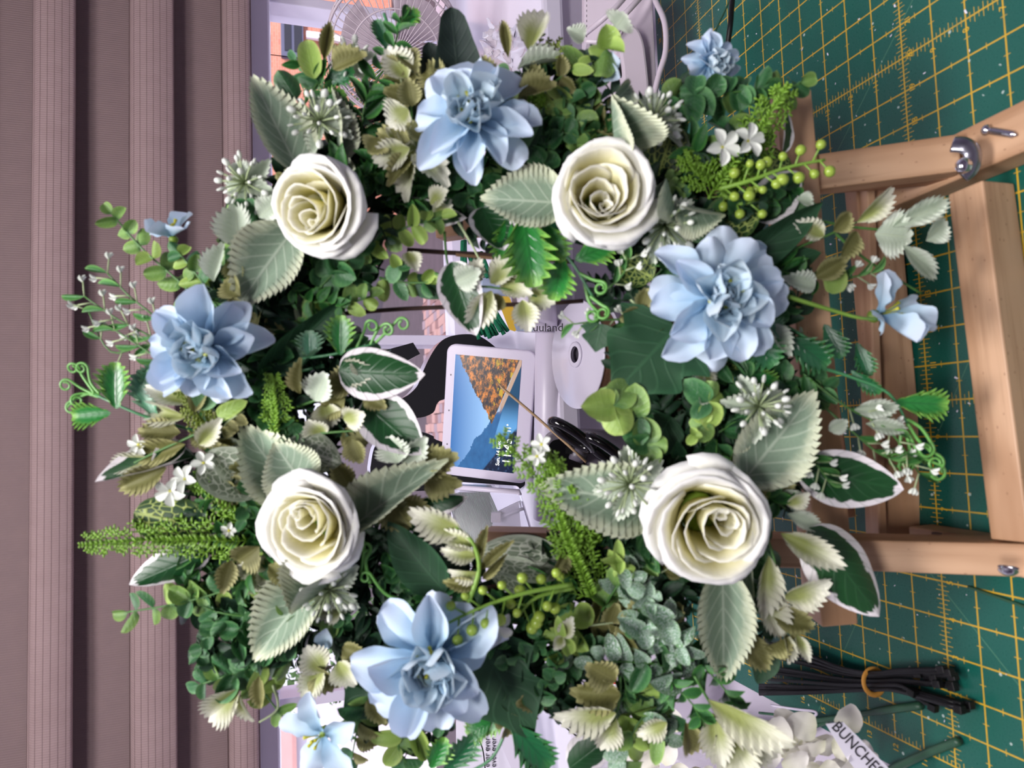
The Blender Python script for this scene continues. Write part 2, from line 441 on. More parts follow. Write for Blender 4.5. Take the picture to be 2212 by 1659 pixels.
# ================================================================== CUTTING MAT AND PRINT
mat = tag(link('cutting_mat', MB().box((-.024, -.10, -.0035), (.905, .599, 0)).mesh('cutting_mat', 'mat', False)), 'green self healing cutting mat with yellow inch grid', 'cutting mat')
mat.modifiers.new('b', 'BEVEL').width = .001
I = .0254
def num(s, col, row, dx=0, dy=0, size=.0066):
    # figures read from the far right: upright towards +X
    m4 = frame4(Vector(((row + dx) * I, (col + dy) * I, .00012)), Vector((1, 0, 0)), Vector((0, 1, 0)), Vector((0, 0, 1))) @ Matrix.Rotation(0, 4, 'Z')
    textmesh(s, size, m4, 'matgold', mat, 'printed_number', .00006)
for r in range(1, 24): num(str(r), 10, r, 0, -.26)
for c in range(5, 20):
    if c != 10: num(str(c), c, 20, -.28, 0); num(str(c), c, 0, -.3, 0)
for r in range(24, 33): num(str(r), 23, r, -.1, .22)

# paper scraps scattered on the mat (countless)
mb = MB()
for i in range(260):
    x, y = rnd.uniform(0, .75), rnd.uniform(.15, .58); s = rnd.uniform(.0003, .0013); a = rnd.uniform(0, PI)
    u = Vector((math.cos(a), math.sin(a), 0)) * s * rnd.uniform(.6, 1.6); v = Vector((-math.sin(a), math.cos(a), .2)) * s * .6; c = Vector((x, y, .0005))
    mb.add([c - u - v, c + u - v * .6, c + u * .8 + v, c - u * .7 + v * .7], [(0, 1, 2, 3)])
tag(part('paper_scraps', mb, 'paper'), 'tiny pale scraps and clippings scattered over the green mat', 'scraps', kind='stuff')

# ================================================================== EASEL
ea = thing('tabletop_easel', atz(1950, 780, 0), 'pine tabletop easel holding up the wreath', 'easel')
def bar(p, q, w, t, up, name='rail', parent=ea, mat_='wood', bev=.0012):
    # bar from p to q, width w across, thickness t along up
    p, q = Vector(p), Vector(q); x = (q - p); L = x.length; x.normalize(); z = Vector(up); z = (z - x * z.dot(x)).normalized(); y = z.cross(x)
    m4 = frame4(p, x, y, z)
    o = link(name, MB().box((0, -w / 2, -t / 2), (L, w / 2, t / 2)).mesh(name, mat_, False), parent, m4)
    b = o.modifiers.new('b', 'BEVEL'); b.width = bev; b.segments = 2
    return o
Zr = .022
def on(px, py, z): return atz(px, py, z)
# base rails lying on the mat
a = on(2330, 235, Zr * .5); b = on(1905, 425, Zr * .5); bar(a, b, .030, Zr, (0, 0, 1), 'base_rail')
a = on(2330, 1225, Zr * .5); b = on(1990, 1165, Zr * .5); bar(a, b, .020, Zr, (0, 0, 1), 'base_rail')
a = on(2118, 408, .0145); b = on(2216, 1165, .0145); bar(a, b, .024, .027, (0, 0, 1), 'base_crossbar')
# uprights
B0 = at(2066, 338, .452); B1 = at(950, 488, .575); bar(B0, B1, .0235, .019, EZ, 'upright')
C0 = at(2225, 1202, .425); C1 = at(1050, 1168, .575); bar(C0, C1, .0200, .022, EZ, 'upright')
bar(at(2063, 372, .466), at(1730, 400, .490), .012, .016, EZ, 'upright_brace', mat_='wooddk')
# crossbars between the uprights and the ledge for the wreath
bar(at(1880, 395, .520), at(1948, 1152, .520), .031, .018, EZ, 'crossbar')
bar(at(1866, 395, .510), at(1893, 1165, .510), .006, .02, EZ, 'crossbar', mat_='wood')
bar(at(1695, 215, .478), at(1793, 1336, .478), .024, .030, EZ, 'ledge')
bar(at(1700, 430, .54), at(1800, 1120, .54), .03, .012, EZ, 'crossbar')
# bracket with its screws
br = part('metal_bracket', MB().tube(smoothpath([at(2058, 312, .432), at(2082, 314, .428), at(2100, 330, .427), at(2096, 362, .428), at(2078, 380, .430)], 5), .0052, 10, up=EZ, flat=.35), 'zinc', ea, True)
m4 = frame4(at(2084, 357, .425), EX, EY, EZ)
part('bolt_head', MB().lathe([(0, .003), (.0028, .0026), (.0042, .0014), (.0048, 0), (.0048, -.002)], m4, 16), 'chrome', ea, True)
m4 = frame4(at(2178, 1233, .40), EX, EZ, EY)
part('bolt_head', MB().lathe([(0, .0028), (.0026, .0024), (.0042, .0012), (.0052, 0), (.0052, -.002)], m4, 16), 'chrome', ea, True)
m4 = frame4(at(2024, 1153, .455), EX, EZ, -EY)
part('bolt_hole', MB().lathe([(0, .0006), (.0030, .0006), (.0032, -.002)], m4, 14), 'twig', ea, True)
# loose screw lying on the base rail
p = on(2126, 280, Zr + .003); q = on(2198, 292, Zr + .0015); d = (q - p).normalized(); L = (q - p).length
prof = [(0, 0), (.0030, .0002), (.0034, .0016), (.0020, .0032), (.0017, .005)]; hgt = .005
while hgt < L - .003: prof += [(.0023, hgt + .0004), (.0016, hgt + .0009)]; hgt += .00125
prof += [(.0012, L - .001), (0, L)]
y = d.orthogonal().normalized(); part('screw', MB().lathe(prof, frame4(p, y, d.cross(y), d), 14), 'chrome', None, True)
tag(bpy.data.objects['screw'], 'small silver threaded screw lying on the easel base rail', 'screw')

# ================================================================== THINGS ON THE WINDOW BOARD AND TABLE
# smart display ------------------------------------------------
a = at(966, 742, .945); b = at(951, 1024, .975); c_ = at(1160, 760, .925)
xr = (a - b).normalized()                              # towards world right
dn = (c_ - a); dn = (dn - xr * dn.dot(xr)); Hh = dn.length; dn.normalize(); nf = dn.cross(xr); 
if nf.dot(EZ) < 0: nf = -nf
Ww = (a - b).length
DM = frame4(b, xr, -dn, nf)                            # x right, y up, z out; origin top left
ds = thing('smart_display', b + dn * Hh, 'white bezelled smart display showing a blue and orange mountain lake', 'smart display')
def rrect(x0, y0, x1, y1, r, n=6):
    out = []
    for cx, cy, a0 in ((x1 - r, y1 - r, 0), (x0 + r, y1 - r, 90), (x0 + r, y0 + r, 180), (x1 - r, y0 + r, 270)):
        for k in range(n + 1):
            t = math.radians(a0 + 90 * k / n); out.append((cx + r * math.cos(t), cy + r * math.sin(t)))
    return out
def plate(poly, z0, z1, M4): return MB().prism([M4 @ Vector((x, y, z0)) for x, y in poly], (M4.to_3x3() @ Vector((0, 0, z1 - z0))))
part('bezel', plate(rrect(0, -Hh, Ww, 0, .012), -.009, 0, DM), 'white', ds, bevel=.002)
mx, my = .0135, .0165
def screenmat():
    t = NT('display_picture', .25, .5)
    o = t.xyz(t.coord('UV')); u, v = o[0], o[1]
    nv = t.n('ShaderNodeCombineXYZ'); t.put(nv.inputs[0], u); t.put(nv.inputs[1], v)
    N1 = t.noise(nv.outputs[0], 5, 6, .7); N2 = t.noise(nv.outputs[0], 14, 7, .72); N3 = t.noise(nv.outputs[0], 12, 4, .6)
    sky = t.ramp(v, [(.0, C(150, 190, 220)), (.45, C(134, 172, 214)), (1, C(44, 98, 158))])
    col = sky
    wob = t.ma('MULTIPLY', t.ma('SUBTRACT', N1, .5), .30)
    # far blue ridge on the left: height falls from left (.55?) to the valley
    h1 = t.ma('ADD', t.ma('ADD', .88, t.ma('MULTIPLY', u, -1.05)), wob)
    far = t.mix(N3, C(22, 66, 112), C(46, 104, 156))
    far = t.mix(t.step(v, .35, .0), far, C(10, 34, 66))
    col = t.mix(t.step(t.ma('SUBTRACT', h1, v), -.004, .004), col, far)
    # lake
    lake = t.mix(t.step(t.ma('ABSOLUTE', t.ma('SUBTRACT', u, .40)), .0, .25), C(84, 140, 190), C(14, 60, 92))
    lk = t.ma('SUBTRACT', t.ma('ADD', .30, t.ma('MULTIPLY', t.ma('SUBTRACT', u, .4), -.38)), v)
    col = t.mix(t.ma('MULTIPLY', t.step(lk, 0, .015), t.step(u, .28, .36)), col, lake)
    low = t.ma('SUBTRACT', t.ma('ADD', t.ma('MULTIPLY', t.ma('SUBTRACT', .4, u), 1.15), .03), v)
    col = t.mix(t.ma('MULTIPLY', t.step(low, 0, .03), t.step(u, .42, .36)), col, t.mix(t.step(N3, .5, .7), C(8, 22, 48), C(60, 84, 120)))
    # near orange ridge from the right, tip at u .42 v .40
    up = t.ma('ADD', t.ma('ADD', .385, t.ma('MULTIPLY', t.ma('SUBTRACT', u, .42), 1.02)), wob)
    dn_ = t.ma('ADD', .385, t.ma('MULTIPLY', t.ma('SUBTRACT', u, .42), -.60))
    ins = t.ma('MULTIPLY', t.step(t.ma('SUBTRACT', up, v), -.004, .004), t.step(t.ma('SUBTRACT', v, dn_), -.004, .004))
    rock = t.ramp(N2, [(.32, C(26, 28, 44)), (.46, C(54, 48, 48)), (.52, C(120, 80, 50)), (.60, C(196, 118, 50)), (.75, C(170, 116, 76))])
    rock = t.mix(t.ma('MULTIPLY', t.step(N3, .55, .62), t.step(v, .5, .3)), rock, C(170, 140, 40))
    col = t.mix(ins, col, rock)
    sh = t.ma('MULTIPLY', t.step(t.ma('SUBTRACT', dn_, v), .0, .01), t.step(t.ma('SUBTRACT', t.ma('ADD', dn_, -.06), v), .01, .0))
    col = t.mix(t.ma('MULTIPLY', sh, t.step(u, .5, .6)), col, C(168, 140, 122))
    t.put(t.b.inputs['Base Color'], (0.01, 0.01, 0.012, 1))
    t.put(t.b.inputs['Emission Color'], col); t.b.inputs['Emission Strength'].default_value = 1.25
    return t.m
M['screen'] = screenmat()
sv = [DM @ Vector(q) for q in ((mx, -Hh + my + .003, .0006), (Ww - mx, -Hh + my + .003, .0006), (Ww - mx, -my + .004, .0006), (mx, -my + .004, .0006))]
scr = part('screen', MB().add(sv, [(0, 1, 2, 3)], [(0, 0), (1, 0), (1, 1), (0, 1)]), 'screen', ds)
M['glow'] = plain('screen_text', (1, 1, 1, 1)); bb = M['glow'].node_tree.nodes['Principled BSDF']
bb.inputs['Emission Color'].default_value = (1, 1, 1, 1); bb.inputs['Emission Strength'].default_value = 1.2
def onD(x, y, z=.0009): return DM @ T((x, y, z))
textmesh('11:45', .0165, onD(mx + .030, -Hh + .0300), 'glow', scr, 'clock_text')
textmesh('Sun, 14 Dec', .0072, onD(mx + .026, -Hh + .0425), 'glow', scr, 'clock_text')
textmesh('11\u00b0', .0085, onD(mx + .062, -Hh + .0300), 'glow', scr, 'clock_text')
for fx_ in (.24, .50, .77):
    part('sensor', plate([(Ww * fx_ + .0013 * math.cos(k), -.0075 + .001 * math.sin(k)) for k in [i * PI / 5 for i in range(10)]], 0, .0003, DM), 'greyp', ds)
base = [(x, y) for x, y in rrect(.022, -Hh - .008, Ww - .022, -Hh + .05, .02)]
part('speaker_base', plate(base, -.055, -.010, DM), 'greyp', ds, bevel=.006)

# large black and silver letter ornament behind the display --------
def cut(pts): return pts
def letter(name, polys, d, th, label):
    L = thing(name, at(1000, 900, d), label, 'letter ornament')
    for pl in polys:
        f = [at(x, y, d) for x, y in pl]
        part('face', MB().prism(f, FW * .003), 'blackmat', L)
        # rim band: strip following the outline, as deep as the letter
        n = len(f); cen = sum(f, Vector()) / n; vs = []; fs = []
        for i, q in enumerate(f):
            vs += [q - FW * .0002, q + Vector((0, th, 0))]
        for i in range(n): fs.append((2 * i, 2 * ((i + 1) % n), 2 * ((i + 1) % n) + 1, 2 * i + 1))
        r = part('rim', MB().add(vs, fs), 'silver', L, True)
    return L
def arc(cx, cy, rx, ry, a0, a1, n=14): return [(cx + rx * math.cos(math.radians(a0 + (a1 - a0) * k / n)), cy + ry * math.sin(math.radians(a0 + (a1 - a0) * k / n))) for k in range(n + 1)]
S1 = [(790, 768), (892, 740), (907, 764), (870, 784), (800, 812)]
S2 = smoothpath([(1085, 762, 0), (1040, 728, 0), (1000, 722, 0), (960, 732, 0), (935, 760, 0), (912, 806, 0), (898, 838, 0), (862, 862, 0), (800, 856, 0), (790, 880, 0), (860, 896, 0), (900, 903, 0), (935, 892, 0), (960, 862, 0), (1085, 862, 0)], 5)
S3 = smoothpath([(800, 1010, 0), (812, 960, 0), (850, 936, 0), (905, 933, 0), (935, 942, 0), (955, 955, 0), (1120, 1000, 0), (1120, 1058, 0), (980, 1058, 0), (860, 1060, 0), (800, 1040, 0)], 5)
letter('letter_ornament', [S1, [(p[0], p[1]) for p in S2], [(p[0], p[1]) for p in S3]], 1.02, .042, 'black faced metal letter ornament with silver rim behind the display')

# desk fan ----------------------------------------------------------
fc = at(856, 112, 1.02)
fz = (CAM - fc).normalized(); fz = (fz + Vector((-.45, 0, .0))).normalized(); fx = fz.cross(Vector((0, 0, 1))).normalized(); fy = fz.cross(fx)
FM = frame4(fc, fx, fy, fz); R = .098
M['fanpl'] = plain('pale_pink_grey_plastic', C(196, 182, 192), .4)
fan = thing('desk_fan', Vector((fc.x, fc.y, ZS)), 'pale pink grey desk fan with round wire guard beside the window', 'fan')
mb = MB()
for rr_, z in ((R, 0), (R, -.03), (R * .93, .012), (R * .64, .019)):
    mb.tube([FM @ Vector((rr_ * math.cos(t), rr_ * math.sin(t), z)) for t in [2 * PI * k / 48 for k in range(49)]], .0022 if rr_ == R else .0013, 6, False)
part('guard_ring', mb, 'fanpl', fan, True)
mb = MB()
for k in range(54):
    t = 2 * PI * k / 54; c, s = math.cos(t), math.sin(t)
    mb.tube([FM @ Vector((q * c, q * s, z)) for q, z in ((.024, .021), (R * .5, .021), (R * .8, .017), (R * .95, .010), (R, -.004), (R, -.03))], .00085, 4, False)
tag(part('guard_wire', mb, 'fanpl', fan, True), kind='stuff')
part('hub', MB().lathe([(0, .024), (.02, .0235), (.027, .019), (.027, .0), (.02, -.03), (0, -.03)], FM, 24), 'fanpl', fan, True)
for k in range(3):
    t = 2 * PI * k / 3 + .5; vs = []; fs = []
    for i in range(7):
        for j in range(5):
            r_ = .02 + (R * .82 - .02) * i / 6; aa = t + (j / 4 - .5) * (1.2 + .3 * i / 6)
            vs.append(FM @ Vector((r_ * math.cos(aa), r_ * math.sin(aa), -.012 + .014 * (j / 4 - .5))))
    for i in range(6):
        for j in range(4): fs.append((i * 5 + j, i * 5 + j + 1, (i + 1) * 5 + j + 1, (i + 1) * 5 + j))
    part('blade', MB().add(vs, fs), 'fanpl', fan, True)
part('stand', MB().tube([FM @ Vector((0, 0, -.03)), Vector((fc.x, fc.y + .03, ZS + .02))], .009, 12), 'fanpl', fan, True)
part('base', MB().lathe([(0, .022), (.03, .02), (.055, .012), (.06, .0), (0, 0)], T((fc.x, fc.y + .03, ZS)), 28), 'fanpl', fan, True)

# small goods on the window board -------------
def boxpx(name, px0, px1, py0, py1, Y0, depth, mat_, label, cat, z0=None, bev=.004):
    A = aty(px0, py0, Y0); Bq = aty(px1, py1, Y0)
    zt = A.z; zb_ = Bq.z if z0 is None else z0; x0, x1 = min(A.x, Bq.x), max(A.x, Bq.x)
    t = part(name, MB().box((x0, Y0, zb_), (x1, Y0 + depth, zt)), mat_, None, bevel=bev)
    return tag(t, label, cat)
# clear plastic bag
t = NT('clear_film', .12, .6); t.col((.95, .94, 1, 1)); t.b.inputs['Transmission Weight'].default_value = .75; t.b.inputs['IOR'].default_value = 1.25; M['film'] = t.m
def film(name, P, label, cat, ru, nu=10, nv=10, seed=1):
    rr = random.Random(seed); vs = []; fs = []
    a, b, c, d = P
    for i in range(nu + 1):
        for j in range(nv + 1):
            u, v = i / nu, j / nv
            q = a * (1 - u) * (1 - v) + b * u * (1 - v) + c * u * v + d * (1 - u) * v
            vs.append(q + EZ * (noise.noise(q * 60) * ru + noise.noise(q * 160) * ru * .5) + Vector((0, 0, 1)) * noise.noise(q * 90 + Vector((3, 1, 2))) * ru * .6)
    for i in range(nu):
        for j in range(nv): k = i * (nv + 1) + j; fs.append((k, k + 1, k + nv + 2, k + nv + 1))
    o = part(name, MB().add(vs, fs), 'film', None, True); tag(o, label, cat); return o
film('plastic_bag', [at(1040, 110, .93), at(1048, 40, .95), at(1130, 60, .90), at(1128, 160, .88)], 'crumpled clear plastic bag on the window board beside the fan', 'bag', .02, 14, 14)

# router with slanting vents, power strip and cables --------------------
ro = thing('router', at(1290, 60, .80), 'off white router with slanting vent slots and white cables', 'router')
e = [at(1262, -60, .80), at(1262, 92, .80), at(1345, 96, .78), at(1345, -60, .78)]
part('housing', MB().hexa(e + [q + FW * .03 for q in e]), 'offwhite', ro, bevel=.003)
for k in range(9):
    y0 = -24 + k * 11
    pq = [(1267, y0 + 12), (1297, y0 - 4), (1297, y0 + 1), (1267, y0 + 17)]
    part('vent_slot', MB().prism([at(x, y, .7985) for x, y in pq], FW * .001), 'black', ro)
ps = thing('power_strip', at(1370, 130, .74), 'off white power strip lying at the back edge of the green mat', 'power strip')
e = [at(1300, 40, .78), at(1322, 210, .76), at(1420, 200, .73), at(1407, -60, .75)]
part('housing', MB().hexa([e[0], e[1], e[2], e[3]] + [q + FW * .03 for q in e]), 'offwhite', ps, bevel=.003)
pl = smoothpath([(1348, 52, 0), (1338, 90, 0), (1345, 150, 0), (1352, 230, 0), (1400, 220, 0), (1396, 120, 0), (1384, 70, 0), (1362, 46, 0)], 4)
part('plug', MB().prism([at(q[0], q[1], .722) for q in pl], FW * .022), 'offwhite', ps, bevel=.003)
part('socket', MB().prism([at(x, y, .728) for x, y in ((1330, 128), (1352, 120), (1356, 165), (1332, 165))], FW * .004), 'black', ps)
def cable(name, pts, r, mat_, label, cat='cable', group=None):
    o = part(name, MB().tube(smoothpath([at(*p) for p in pts], 6), r, 8), mat_, None, True); tag(o, label, cat, group); return o
cable('white_cable', [(1395, -40, .74), (1418, 6, .72), (1436, 50, .70), (1438, 110, .69), (1424, 160, .69), (1412, 210, .69)], .0030, 'offwhite', 'thick white cable looping over the back edge of the mat')
cable('white_cable', [(1405, -30, .72), (1360, 20, .71), (1320, 60, .72), (1290, 100, .74)], .0030, 'offwhite', 'upper white cable crossing the router and power strip')
cable('white_cable', [(1370, -30, .72), (1330, 16, .71), (1290, 52, .72), (1255, 80, .76)], .0028, 'offwhite', 'lower thinner white cable crossing the router vents')
cable('white_cable', [(1340, 60, .715), (1318, 84, .715), (1300, 110, .72)], .0028, 'offwhite', 'short white plug lead beside the power strip')
cable('black_cable', [(1592, -60, .60), (1582, 0, .585), (1578, 50, .58), (1572, 96, .585)], .0023, 'black', 'black cable running over the mat behind the pale blue carnation')
cable('flower_stem', [(1600, -60, .60), (1572, 10, .60), (1553, 50, .60), (1541, 78, .60)], .0009, 'greenwire', 'thin green wire stem beside the black cable', 'stem')

# velvet pipe cleaners ---------------------------------------------------
for (x0, y0, x1, y1, n, g, lb) in ((1000, 436, 1000, 500, 3, 'a', 'dark green chenille stem in the upper bundle on the window board'), (1030, 640, 1070, 722, 9, 'b', 'dark green chenille stem in the bundle behind the display corner'), (1004, 520, 1006, 610, 2, 'c', 'dark green chenille stem standing against the window frame'), (1030, 548, 1050, 600, 5, 'd', 'dark green chenille stem in the bundle seen between the twigs')):
    for k in range(n):
        o_ = (k - n / 2) * (7 if n > 3 else 5)
        p = [at(x0 + o_ * .9, y0 - o_ * .2, 1.0 + .006 * (k % 3)), at((x0 + x1) / 2 + o_ + rnd.uniform(-2, 2), (y0 + y1) / 2, .99), at(x1 + o_ * 1.1, y1 + rnd.uniform(-6, 6) - o_ * .3, .985 + .006 * (k % 3))]
        o = part('chenille_stem', MB().tube(smoothpath(p, 5), .0032, 7), 'velvet', None, True); tag(o, lb, 'craft stem', 'green chenille stems, bundle ' + {'a': 'behind the wood', 'b': 'behind the display', 'c': 'by the window frame', 'd': 'between the twigs'}[g])
# rolls and spool behind the display -------------------------------------
def roll(name, p, q, r, mat_, label, cat, hole=.6):
    p, q = Vector(p), Vector(q); d = (q - p).normalized(); y = d.orthogonal().normalized(); m4 = frame4(p, y, d.cross(y), d); L = (q - p).length
    t = thing(name, p, label, cat)
    part('wrap', MB().lathe([(r * hole, 0), (r - .001, 0), (r, .001), (r, L - .001), (r - .001, L), (r * hole, L), (r * hole, 0)], m4, 36), mat_, t, True); return t, m4, L
roll('paper_roll', at(1190, 716, .90), at(1184, 1120, .93), .020, 'white', 'long white roll lying on the window board behind the display', 'roll')
rb, m4, L = roll('labelled_roll', at(1150, 520, .86), at(1150, 705, .84), .030, 'white', 'short white roll with yellow and blue label above the long roll', 'roll')
Rr = .0304
def band(z0, z1, a0, a1, mat_, nm='label'):
    vs = []; fs = []; n = 12
    for k in range(n + 1):
        t = a0 + (a1 - a0) * k / n; vs += [m4 @ Vector((Rr * math.cos(t), Rr * math.sin(t), z0)), m4 @ Vector((Rr * math.cos(t), Rr * math.sin(t), z1))]
    for k in range(n): fs.append((2 * k, 2 * k + 1, 2 * k + 3, 2 * k + 2))
    return part(nm, MB().add(vs, fs), mat_, rb, True)
part('label', MB().prism([at(x, y, .815) for x, y in ((1072, 640), (1100, 640), (1124, 705), (1112, 716), (1100, 712))], FW * .0006), 'yellow', rb)
part('label', MB().prism([at(x, y, .8145) for x, y in ((1110, 700), (1150, 690), (1152, 716), (1116, 715))], FW * .0006), 'bluegrey', rb)
part('label', MB().prism([at(x, y, .815) for x, y in ((1045, 528), (1090, 522), (1098, 560), (1060, 560))], FW * .0006), 'bluegrey', rb)
part('label', MB().prism([at(x, y, .814) for x, y in ((1066, 556), (1130, 560), (1128, 568), (1070, 566))], FW * .0006), 'yellow', rb)
textmesh('uuland', .0135, frame4(at(1184, 708, .8138), EX, -EY, EZ), 'ink', rb, 'label_text')
boxpx('note_pad', 1040, 1066, 576, 640, .84, .02, 'bluegrey', 'pale blue notepad on edge behind the leaves', 'notepad', z0=ZS, bev=.001)
# white spool with hub hole
sc = at(1246, 766, .80)
sz_ = (at(1246, 766, .80) - at(1275, 762, .815)); sz_ = (EZ * .40 + (-EX) * .92).normalized()
sx_ = sz_.cross(EY).normalized(); sy_ = sz_.cross(sx_); SM = frame4(sc, sx_, sy_, sz_)
sp = thing('ribbon_spool', sc, 'white ribbon spool standing on edge with a round hub hole', 'spool')
part('flange', MB().lathe([(.0095, .0012), (.061, .0012), (.0622, 0), (.061, -.0016), (.0095, -.0016), (.0095, .0012)], SM, 48), 'white_gloss', sp, True)
part('hub_ring', MB().lathe([(.0095, .003), (.0125, .004), (.0145, .0032), (.015, .001), (.0095, .001), (.0095, .003)], SM, 32), 'white_gloss', sp, True)
part('hub_core', MB().lathe([(0, -.014), (.0105, -.014), (.0105, .001)], SM, 24), 'greyp', sp, True)
part('wound_ribbon', MB().lathe([(.020, -.0018), (.058, -.0018), (.058, -.022), (.02, -.022)], SM, 40), 'wooddk', sp, True)
part('flange', MB().lathe([(.0095, -.0215), (.061, -.0215), (.0622, -.023), (.061, -.0245), (.0095, -.0245)], SM, 40), 'white_gloss', sp, True)

# clear tub with coiled green wire --------------------------------------
tb = thing('clear_tub', at(1060, 1120, .82), 'clear plastic tub of coiled dark green wire under the display', 'tub')
e = [at(978, 1052, .84), at(975, 1225, .82), at(1172, 1232, .78), at(1122, 1062, .82)]
M['frost'] = plain('hazy_clear_plastic', C(196, 192, 220), .15)
tl = NT('tub_plastic', .1, .6); tl.col((.9, .9, .98, 1)); tl.b.inputs['Transmission Weight'].default_value = .8; tl.b.inputs['IOR'].default_value = 1.15; M['tub'] = tl.m
part('tub_wall', MB().hexa(e + [q + FW * .05 for q in e]), 'tub', tb, bevel=.004)
part('rim', MB().tube([e[0] - FW * .001, e[3] - FW * .001, (e[3] * 1.0 + e[2] * 0) + EY * .003], .0030, 8), 'white', tb, True)
part('insert', MB().hexa([at(x, y, .845) for x, y in ((1066, 1112), (1070, 1225), (1135, 1228), (1122, 1085))] + [at(x, y, .865) for x, y in ((1066, 1112), (1070, 1225), (1135, 1228), (1122, 1085))]), 'white', tb)
part('insert', MB().tube([at(1072, 1122, .842), at(1132, 1100, .842)], .0022, 6), 'white', tb, True)
part('insert', MB().box((-.006, -.006, -.004), (.006, .006, .004), frame4(at(1073, 1118, .840), EX, EY, EZ)), 'offwhite', tb, bevel=.001)
coil = thing('wire_coil', at(1010, 1140, .86), 'coil of dark green florist wire inside the clear tub', 'wire')
mb = MB()
for k in range(26):
    x0 = 968 + k * 3.6; pts = []
    for j in range(9):
        t = j / 8; pts.append(at(x0 + 32 * t + 14 * math.sin(PI * t), 1066 + 160 * t + (26 - k) * .9 * 0, .862 - .006 * math.sin(PI * t) + .0006 * (k % 2)))
    mb.tube(pts, .0009, 5)
tag(part('wire_turns', mb, 'greenwire', coil, True), kind='stuff')
part('core', MB().hexa([at(x, y, .870) for x, y in ((968, 1066), (1000, 1226), (1090, 1226), (1058, 1066))] + [at(x, y, .89) for x, y in ((968, 1066), (1000, 1226), (1090, 1226), (1058, 1066))]), 'black', coil)

# black tape dispenser, scissors, skewer -----------------------------------
tdp = thing('tape_dispenser', at(1300, 1010, .74), 'black and grey tape dispenser on the window board under the scissors', 'tape dispenser')
ol = smoothpath([(1172, 990, 0), (1176, 955, 0), (1200, 934, 0), (1260, 930, 0), (1340, 936, 0), (1420, 962, 0), (1465, 990, 0), (1465, 1080, 0), (1300, 1090, 0), (1180, 1080, 0)], 5)
part('body', MB().prism([at(q[0], q[1], .735) for q in ol], FW * .035), 'greyp', tdp, bevel=.002)
il = smoothpath([(1182, 1000, 0), (1184, 968, 0), (1200, 950, 0), (1250, 948, 0), (1262, 975, 0), (1270, 1010, 0), (1330, 1030, 0), (1330, 1070, 0), (1200, 1070, 0)], 5)
part('inset', MB().prism([at(q[0], q[1], .7335) for q in il], FW * .002), 'blackgloss', tdp)
ap = at(1236, 975, .729)
part('spindle', MB().tube([ap, at(1262, 985, .731)], .0085, 20), 'greyp', tdp, True)
part('notch', MB().prism([at(x, y, .7235) for x, y in ((1222, 967), (1234, 965), (1237, 972), (1235, 981), (1222, 980))], FW * .002), 'black', tdp)
sn = thing('scissors', at(1300, 960, .70), 'scissors with glossy black loop handles leaning over the dispenser', 'scissors')
def loop(cx, cy, L, Wd, ang, d):
    c, s = math.cos(math.radians(ang)), math.sin(math.radians(ang)); pts = []
    for k in range(29):
        t = 2 * PI * k / 28; x, y = L * math.cos(t), Wd * math.sin(t); pts.append(at(cx + x * c - y * s, cy + x * s + y * c, d + .010 * math.sin(t)))
    return pts
part('handle_loop', MB().tube(loop(1236, 940, 52, 9, 34, .690), .0050, 12, False), 'blackgloss', sn, True)
part('handle_loop', MB().tube(loop(1312, 978, 56, 11, 36, .684), .0055, 12, False), 'blackgloss', sn, True)
part('blade', MB().tube([at(1350, 1010, .69), at(1440, 1080, .70)], [.005, .002], 8, flat=.3), 'chrome', sn, True)
tag(part('bamboo_skewer', MB().tube([at(1073, 824, .735), at(1085, 838, .733), at(1150, 893, .728), at(1228, 962, .722), at(1266, 998, .722)], [.0005, .0014, .0015, .0015, .0015], 8), 'skewer', None, True), 'pointed bamboo skewer standing in front of the display', 'skewer')

# lower left of the room: cards, pen marks, catalogue, wires -----------------
def card(name, pts, d, mat_, label, cat, th=.0008):
    q = part(name, MB().prism([at(x, y, dd if isinstance(d, list) else d) for (x, y), dd in zip(pts, d if isinstance(d, list) else [d] * len(pts))], FW * th), mat_); tag(q, label, cat); return q
cw = card('handwritten_card', [(985, 1555), (1040, 1540), (1120, 1659), (1150, 1760), (985, 1760)], .90, 'paper', 'white card with small handwriting behind the green cut leaves', 'card')
for k in range(4):
    textmesh('ever e', .010, frame4(at(1052 + (k // 2) * 14, 1602 + (k % 2) * 34, .8985), -EY, -EX, EZ) @ Matrix.Scale(1, 4), 'ink', cw, 'handwriting')
card('handwritten_card', [(1060, 1560), (1110, 1550), (1190, 1720), (1150, 1760)], .885, 'white_gloss', 'glossy white card overlapping the handwritten card', 'card')
cable('thin_black_wire', [(1022, 1570, .88), (1040, 1610, .88), (1046, 1640, .88), (1050, 1690, .88)], .0008, 'black', 'thin black wire upright beside the handwriting', 'wire')
cable('thin_black_wire', [(1152, 1494, .80), (1200, 1552, .78), (1250, 1594, .76), (1262, 1606, .755), (1256, 1650, .75), (1254, 1690, .75)], .0008, 'black', 'thin black wire bent over the front edge of the window board', 'wire')
mg = thing('catalogue', at(1340, 1500, .68), 'white catalogue with red and ochre print under the leaves', 'catalogue')
part('cover', MB().prism([at(x, y, .68) for x, y in ((1262, 1460), (1400, 1462), (1440, 1560), (1300, 1560))], FW * .003), 'paper', mg)
part('print', MB().prism([at(x, y, .679) for x, y in ((1278, 1480), (1284, 1466), (1332, 1464), (1330, 1478), (1300, 1474), (1286, 1486))], FW * .0004), 'red', mg)
part('print', MB().prism([at(x, y, .679) for x, y in ((1382, 1494), (1392, 1492), (1398, 1504), (1386, 1510))], FW * .0004), 'red', mg)
part('print', MB().prism([at(x, y, .679) for x, y in ((1400, 1522), (1408, 1520), (1420, 1554), (1404, 1554))], FW * .0004), 'yellow', mg)
